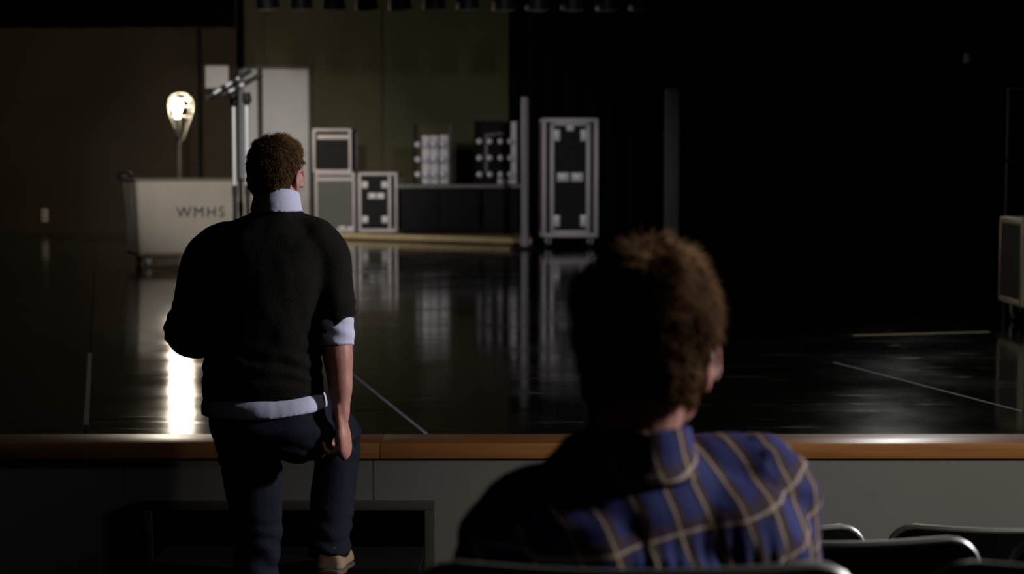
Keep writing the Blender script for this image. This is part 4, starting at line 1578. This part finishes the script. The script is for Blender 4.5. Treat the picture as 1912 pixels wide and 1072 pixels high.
hair_parts('hair', M['hair_a'], pw, MH, KH, 14000, 1.3, 0.020, 0.006,
           [((0, -0.012, 0.030), (0.0835, 0.104, 0.097)), ((0, -0.050, -0.022), (0.070, 0.060, 0.064)), ((0.006, 0.03, 0.085), (0.055, 0.062, 0.045))], hair_ok_w, 0.25)

# ---------------------------------------------------------------- the seated man
TURN = 24
ps = empty('person', (0.15, 2.05, 0.413), 'man seen from behind in a blue and brown plaid shirt, sitting in a theatre seat', 'person', None, R(TURN))
torso_s = [(0.43, 0.0, 0.02, 0.185, 0.13), (0.52, 0.0, 0.005, 0.182, 0.128), (0.62, 0.0, -0.008, 0.180, 0.126), (0.72, 0.0, -0.010, 0.188, 0.128), (0.80, 0.0, -0.005, 0.198, 0.124),
           (0.855, 0.002, 0.002, 0.185, 0.112), (0.905, 0.004, 0.010, 0.138, 0.096), (0.935, 0.002, 0.018, 0.090, 0.082), (0.955, -0.002, 0.022, 0.066, 0.070)]
aL = [(-0.10, 0.005, 0.868), (-0.145, 0.005, 0.850), (-0.165, 0.015, 0.76), (-0.180, 0.05, 0.66), (-0.190, 0.10, 0.575), (-0.155, 0.21, 0.555), (-0.12, 0.30, 0.56)]
aR = [(0.10, 0.005, 0.888), (0.150, 0.005, 0.872), (0.172, 0.012, 0.78), (0.190, 0.045, 0.67), (0.200, 0.10, 0.590), (0.165, 0.21, 0.565), (0.13, 0.30, 0.565)]
rh = Matrix.Rotation(R(-14 - TURN), 4, 'Z') @ Matrix.Rotation(R(-2), 4, 'X') @ Matrix.Rotation(R(-1), 4, 'Y')
MS = Matrix.Rotation(R(-TURN), 4, 'Z') @ Matrix.Translation((0.018, 0.022, 1.060)) @ Matrix.Rotation(R(TURN), 4, 'Z') @ rh
KS = 0.95
b = Vol()
add_head(b, MS, KS)
b.tube([(0.008, 0.0, 1.03), (0.0, -0.002, 0.985), (-0.004, 0.008, 0.92)], (0.056, 0.059, 0.068))
b.loft(torso_s[:-1], shrink=0.013)
for A, sg in ((aL, -1), (aR, 1)):
    b.tube(A, (0.052, 0.052, 0.047, 0.044, 0.043, 0.040, 0.034))
    w_ = Vector(A[-1])
    b.tube([w_, w_ + Vector((-sg * 0.02, 0.05, -0.005))], (0.033, 0.026))
    add_hand(b, w_ + Vector((-sg * 0.02, 0.05, -0.005)), (-sg * 0.25, 0.95, -0.10), (0, -0.1, -1), (-sg, -0.2, 0), (14, 28, 20), 1.0, 0.1)
lL = [(-0.09, 0.03, 0.50), (-0.11, 0.22, 0.505), (-0.12, 0.42, 0.50), (-0.12, 0.47, 0.46), (-0.115, 0.46, 0.30), (-0.115, 0.44, 0.12), (-0.115, 0.44, 0.08)]
lR = [(0.09, 0.03, 0.50), (0.11, 0.22, 0.505), (0.12, 0.42, 0.50), (0.12, 0.47, 0.46), (0.115, 0.46, 0.30), (0.115, 0.44, 0.12), (0.115, 0.44, 0.08)]
for A in (lL, lR):
    b.tube(A, (0.08, 0.075, 0.058, 0.055, 0.05, 0.042, 0.04))
    b.tube([A[-1], (A[-1][0], 0.47, 0.05), (A[-1][0], 0.56, 0.035)], (0.038, 0.034, 0.028))
b.loft([(0.44, 0, 0.02, 0.16, 0.11), (0.52, 0, 0.01, 0.16, 0.11), (0.60, 0, 0, 0.15, 0.10)])
b.build('body', M['skin'], ps, 0.0042, 3)
e = Vol()
for s_ in (-1, 1):
    e.ell((s_ * 0.031, 0.094, 0.006), (0.0125, 0.012, 0.0115))
e.transform(MS @ Matrix.Scale(KS, 4))
e.build('eyes', M['eye'], ps, 0.003, 1)


def shirt_def(co, no):
    x, y, z = co.T
    back = np.clip(-no[:, 1], 0, 1)
    a = nz3(co, 8, 7.7) * 0.005 + nz3(co * np.array((1.3, 1, 0.5)), 18, 2.9) * 0.003
    # yoke seam and the gathers hanging from it
    seam = 0.868 + 0.05 * x
    a += back * 0.0035 * np.exp(-((z - seam - 0.012) / 0.016) ** 2)
    g = np.exp(-((z - 0.805) / 0.04) ** 2) * (np.abs(x - 0.05) < 0.11)
    a += back * g * 0.0020 * np.sin(x * 300 + 3 * nz3(co, 9, 1.5))
    # long drag fold from the middle of the back to the right elbow, and a second one below it
    for x0, z0, sl, amp in ((0.03, 0.795, -0.28, 0.015), (0.02, 0.742, -0.20, 0.009), (-0.06, 0.775, 0.25, 0.008)):
        dd = z - (z0 + sl * (x - x0))
        win = np.exp(-((x - x0 - 0.06 * np.sign(-sl)) / 0.10) ** 2)
        a += back * amp * win * (np.exp(-((dd - 0.014) / 0.014) ** 2) - 0.8 * np.exp(-((dd + 0.010) / 0.012) ** 2))
    # folds on the sleeves
    arm = np.abs(x) > 0.16
    a += arm * 0.002 * np.sin(z * 100 + y * 60 + 5 * nz3(co, 9, 4.4))
    return co + no * a[:, None]


sv = Vol()
sv.loft(torso_s)
sv.tube(aL, (0.070, 0.070, 0.062, 0.058, 0.056, 0.050, 0.043))
sv.tube(aR, (0.070, 0.072, 0.064, 0.058, 0.056, 0.050, 0.043))
sv.ell((-0.135, 0.005, 0.852), (0.075, 0.075, 0.066))
sv.ell((0.138, 0.005, 0.885), (0.076, 0.075, 0.070))
sv.ell((0.085, -0.025, 0.815), (0.115, 0.105, 0.105))
sv.ell((-0.085, -0.025, 0.800), (0.115, 0.105, 0.105))
sv.v = [(q[0] * (1.04 + 0.14 * min(1.0, max(0.0, q[0] / 0.15))), q[1], q[2]) for q in sv.v]
sv.build('plaid_shirt', M['plaid'], ps, 0.005, 14, deform=shirt_def)
cl = Vol()
cl.loft([(0.905, 0.0, 0.016, 0.098, 0.098), (0.925, 0.0, 0.012, 0.090, 0.093), (0.948, 0.0, 0.010, 0.080, 0.083), (0.970, 0.002, 0.008, 0.072, 0.076)], p=2.0)
cl.tube([(-0.085, 0.09, 0.905), (-0.093, 0.03, 0.916), (-0.062, -0.053, 0.917), (0.0, -0.083, 0.917), (0.064, -0.054, 0.917), (0.095, 0.025, 0.916), (0.085, 0.09, 0.905)], (0.004, 0.006, 0.007, 0.007, 0.007, 0.006, 0.004), n=10)
cl.build('shirt_collar', M['plaid'], ps, 0.004, 4, deform=lambda c, n: c + np.stack([0 * c[:, 0], 0 * c[:, 0], -0.10 * (c[:, 1] - 0.0) * (c[:, 2] > 0.95)], 1))
tr = Vol()
tr.loft([(0.40, 0, 0.03, 0.17, 0.13), (0.46, 0, 0.02, 0.18, 0.135), (0.52, 0, 0.01, 0.176, 0.125), (0.56, 0, 0.0, 0.17, 0.115)])
for A in (lL, lR):
    tr.tube(A, (0.095, 0.088, 0.072, 0.068, 0.064, 0.058, 0.056), cap=False)
tr.build('trousers', M['jeans'], ps, 0.008, 6)
for A in (lL, lR):
    sh = Vol()
    x = A[-1][0]
    add_shoe(sh, (x, 0.39, 0.018), (x, 0.665, 0.018), (0, 0, 1), 0.049, 0.082)
    so = sh.build('shoe', M['shoe'], ps, 0.005, 3)
    sl = Vol()
    add_shoe(sl, (x, 0.387, 0.0), (x, 0.672, 0.0), (0, 0, 1), 0.051, 0.022)
    sl.build('sole', M['sole'], so, 0.005, 2)


def hair_ok_s(q, pad):
    if q.z < -0.042 + pad - 0.40 * max(0, abs(q.x) - 0.02):
        return False
    if q.y > 0.0 and q.z < 0.045 + 0.30 * max(0.0, q.y - 0.03) + pad:
        return False
    if abs(q.x) > 0.05 and q.y > -0.030 - pad and q.z < -0.004 + pad:
        return False
    return True


hair_parts('hair', M['hair_b'], ps, MS, KS, 26000, 4.2, 0.030, 0.012,
           [((0, -0.013, 0.034), (0.086, 0.108, 0.103)), ((0, -0.052, -0.024), (0.074, 0.064, 0.072)), ((0.0, 0.02, 0.088), (0.050, 0.058, 0.036))], hair_ok_s, 0.2)
# spectacles: front with two lenses and two temples
gs = MB()
for s_ in (-1, 1):
    gs.tube([MS @ Vector(q) for q in ((s_ * 0.070, 0.100, 0.012), (s_ * 0.082, 0.085, 0.013), (s_ * 0.0825, 0.03, 0.014), (s_ * 0.082, 0.0, 0.012), (s_ * 0.080, -0.012, -0.008))], 0.0028, 8)
    gs.tube([MS @ Vector((s_ * 0.038 + 0.028 * math.cos(2 * math.pi * k / 20), 0.108, 0.004 + 0.021 * math.sin(2 * math.pi * k / 20))) for k in range(22)], 0.0024, 8, cap=False)
    gs.tube([MS @ Vector((s_ * 0.064, 0.108, 0.012)), MS @ Vector((s_ * 0.071, 0.102, 0.012))], 0.0035, 8)
gs.tube([MS @ Vector((-0.012, 0.108, 0.008)), MS @ Vector((0, 0.114, 0.011)), MS @ Vector((0.012, 0.108, 0.008))], 0.0024, 8)
go = gs.build('spectacles', M['specs'], ps)
for s_ in (-1, 1):
    MB().ball(MS @ Vector((s_ * 0.0765, 0.092, 0.0125)), 0.0042, 10).build('hinge', M['steel'], go)
    lm = MB().lathe([(0.002, -0.001), (0.027, -0.001), (0.027, 0.001), (0.002, 0.001)], (0, 0, 0), 20).build('lens', M['lens'], go)
    lm.matrix_local = MS @ Matrix.Translation((s_ * 0.038, 0.108, 0.004)) @ Matrix.Diagonal((1, 1, 0.75, 1)) @ Matrix.Rotation(R(90), 4, 'X')
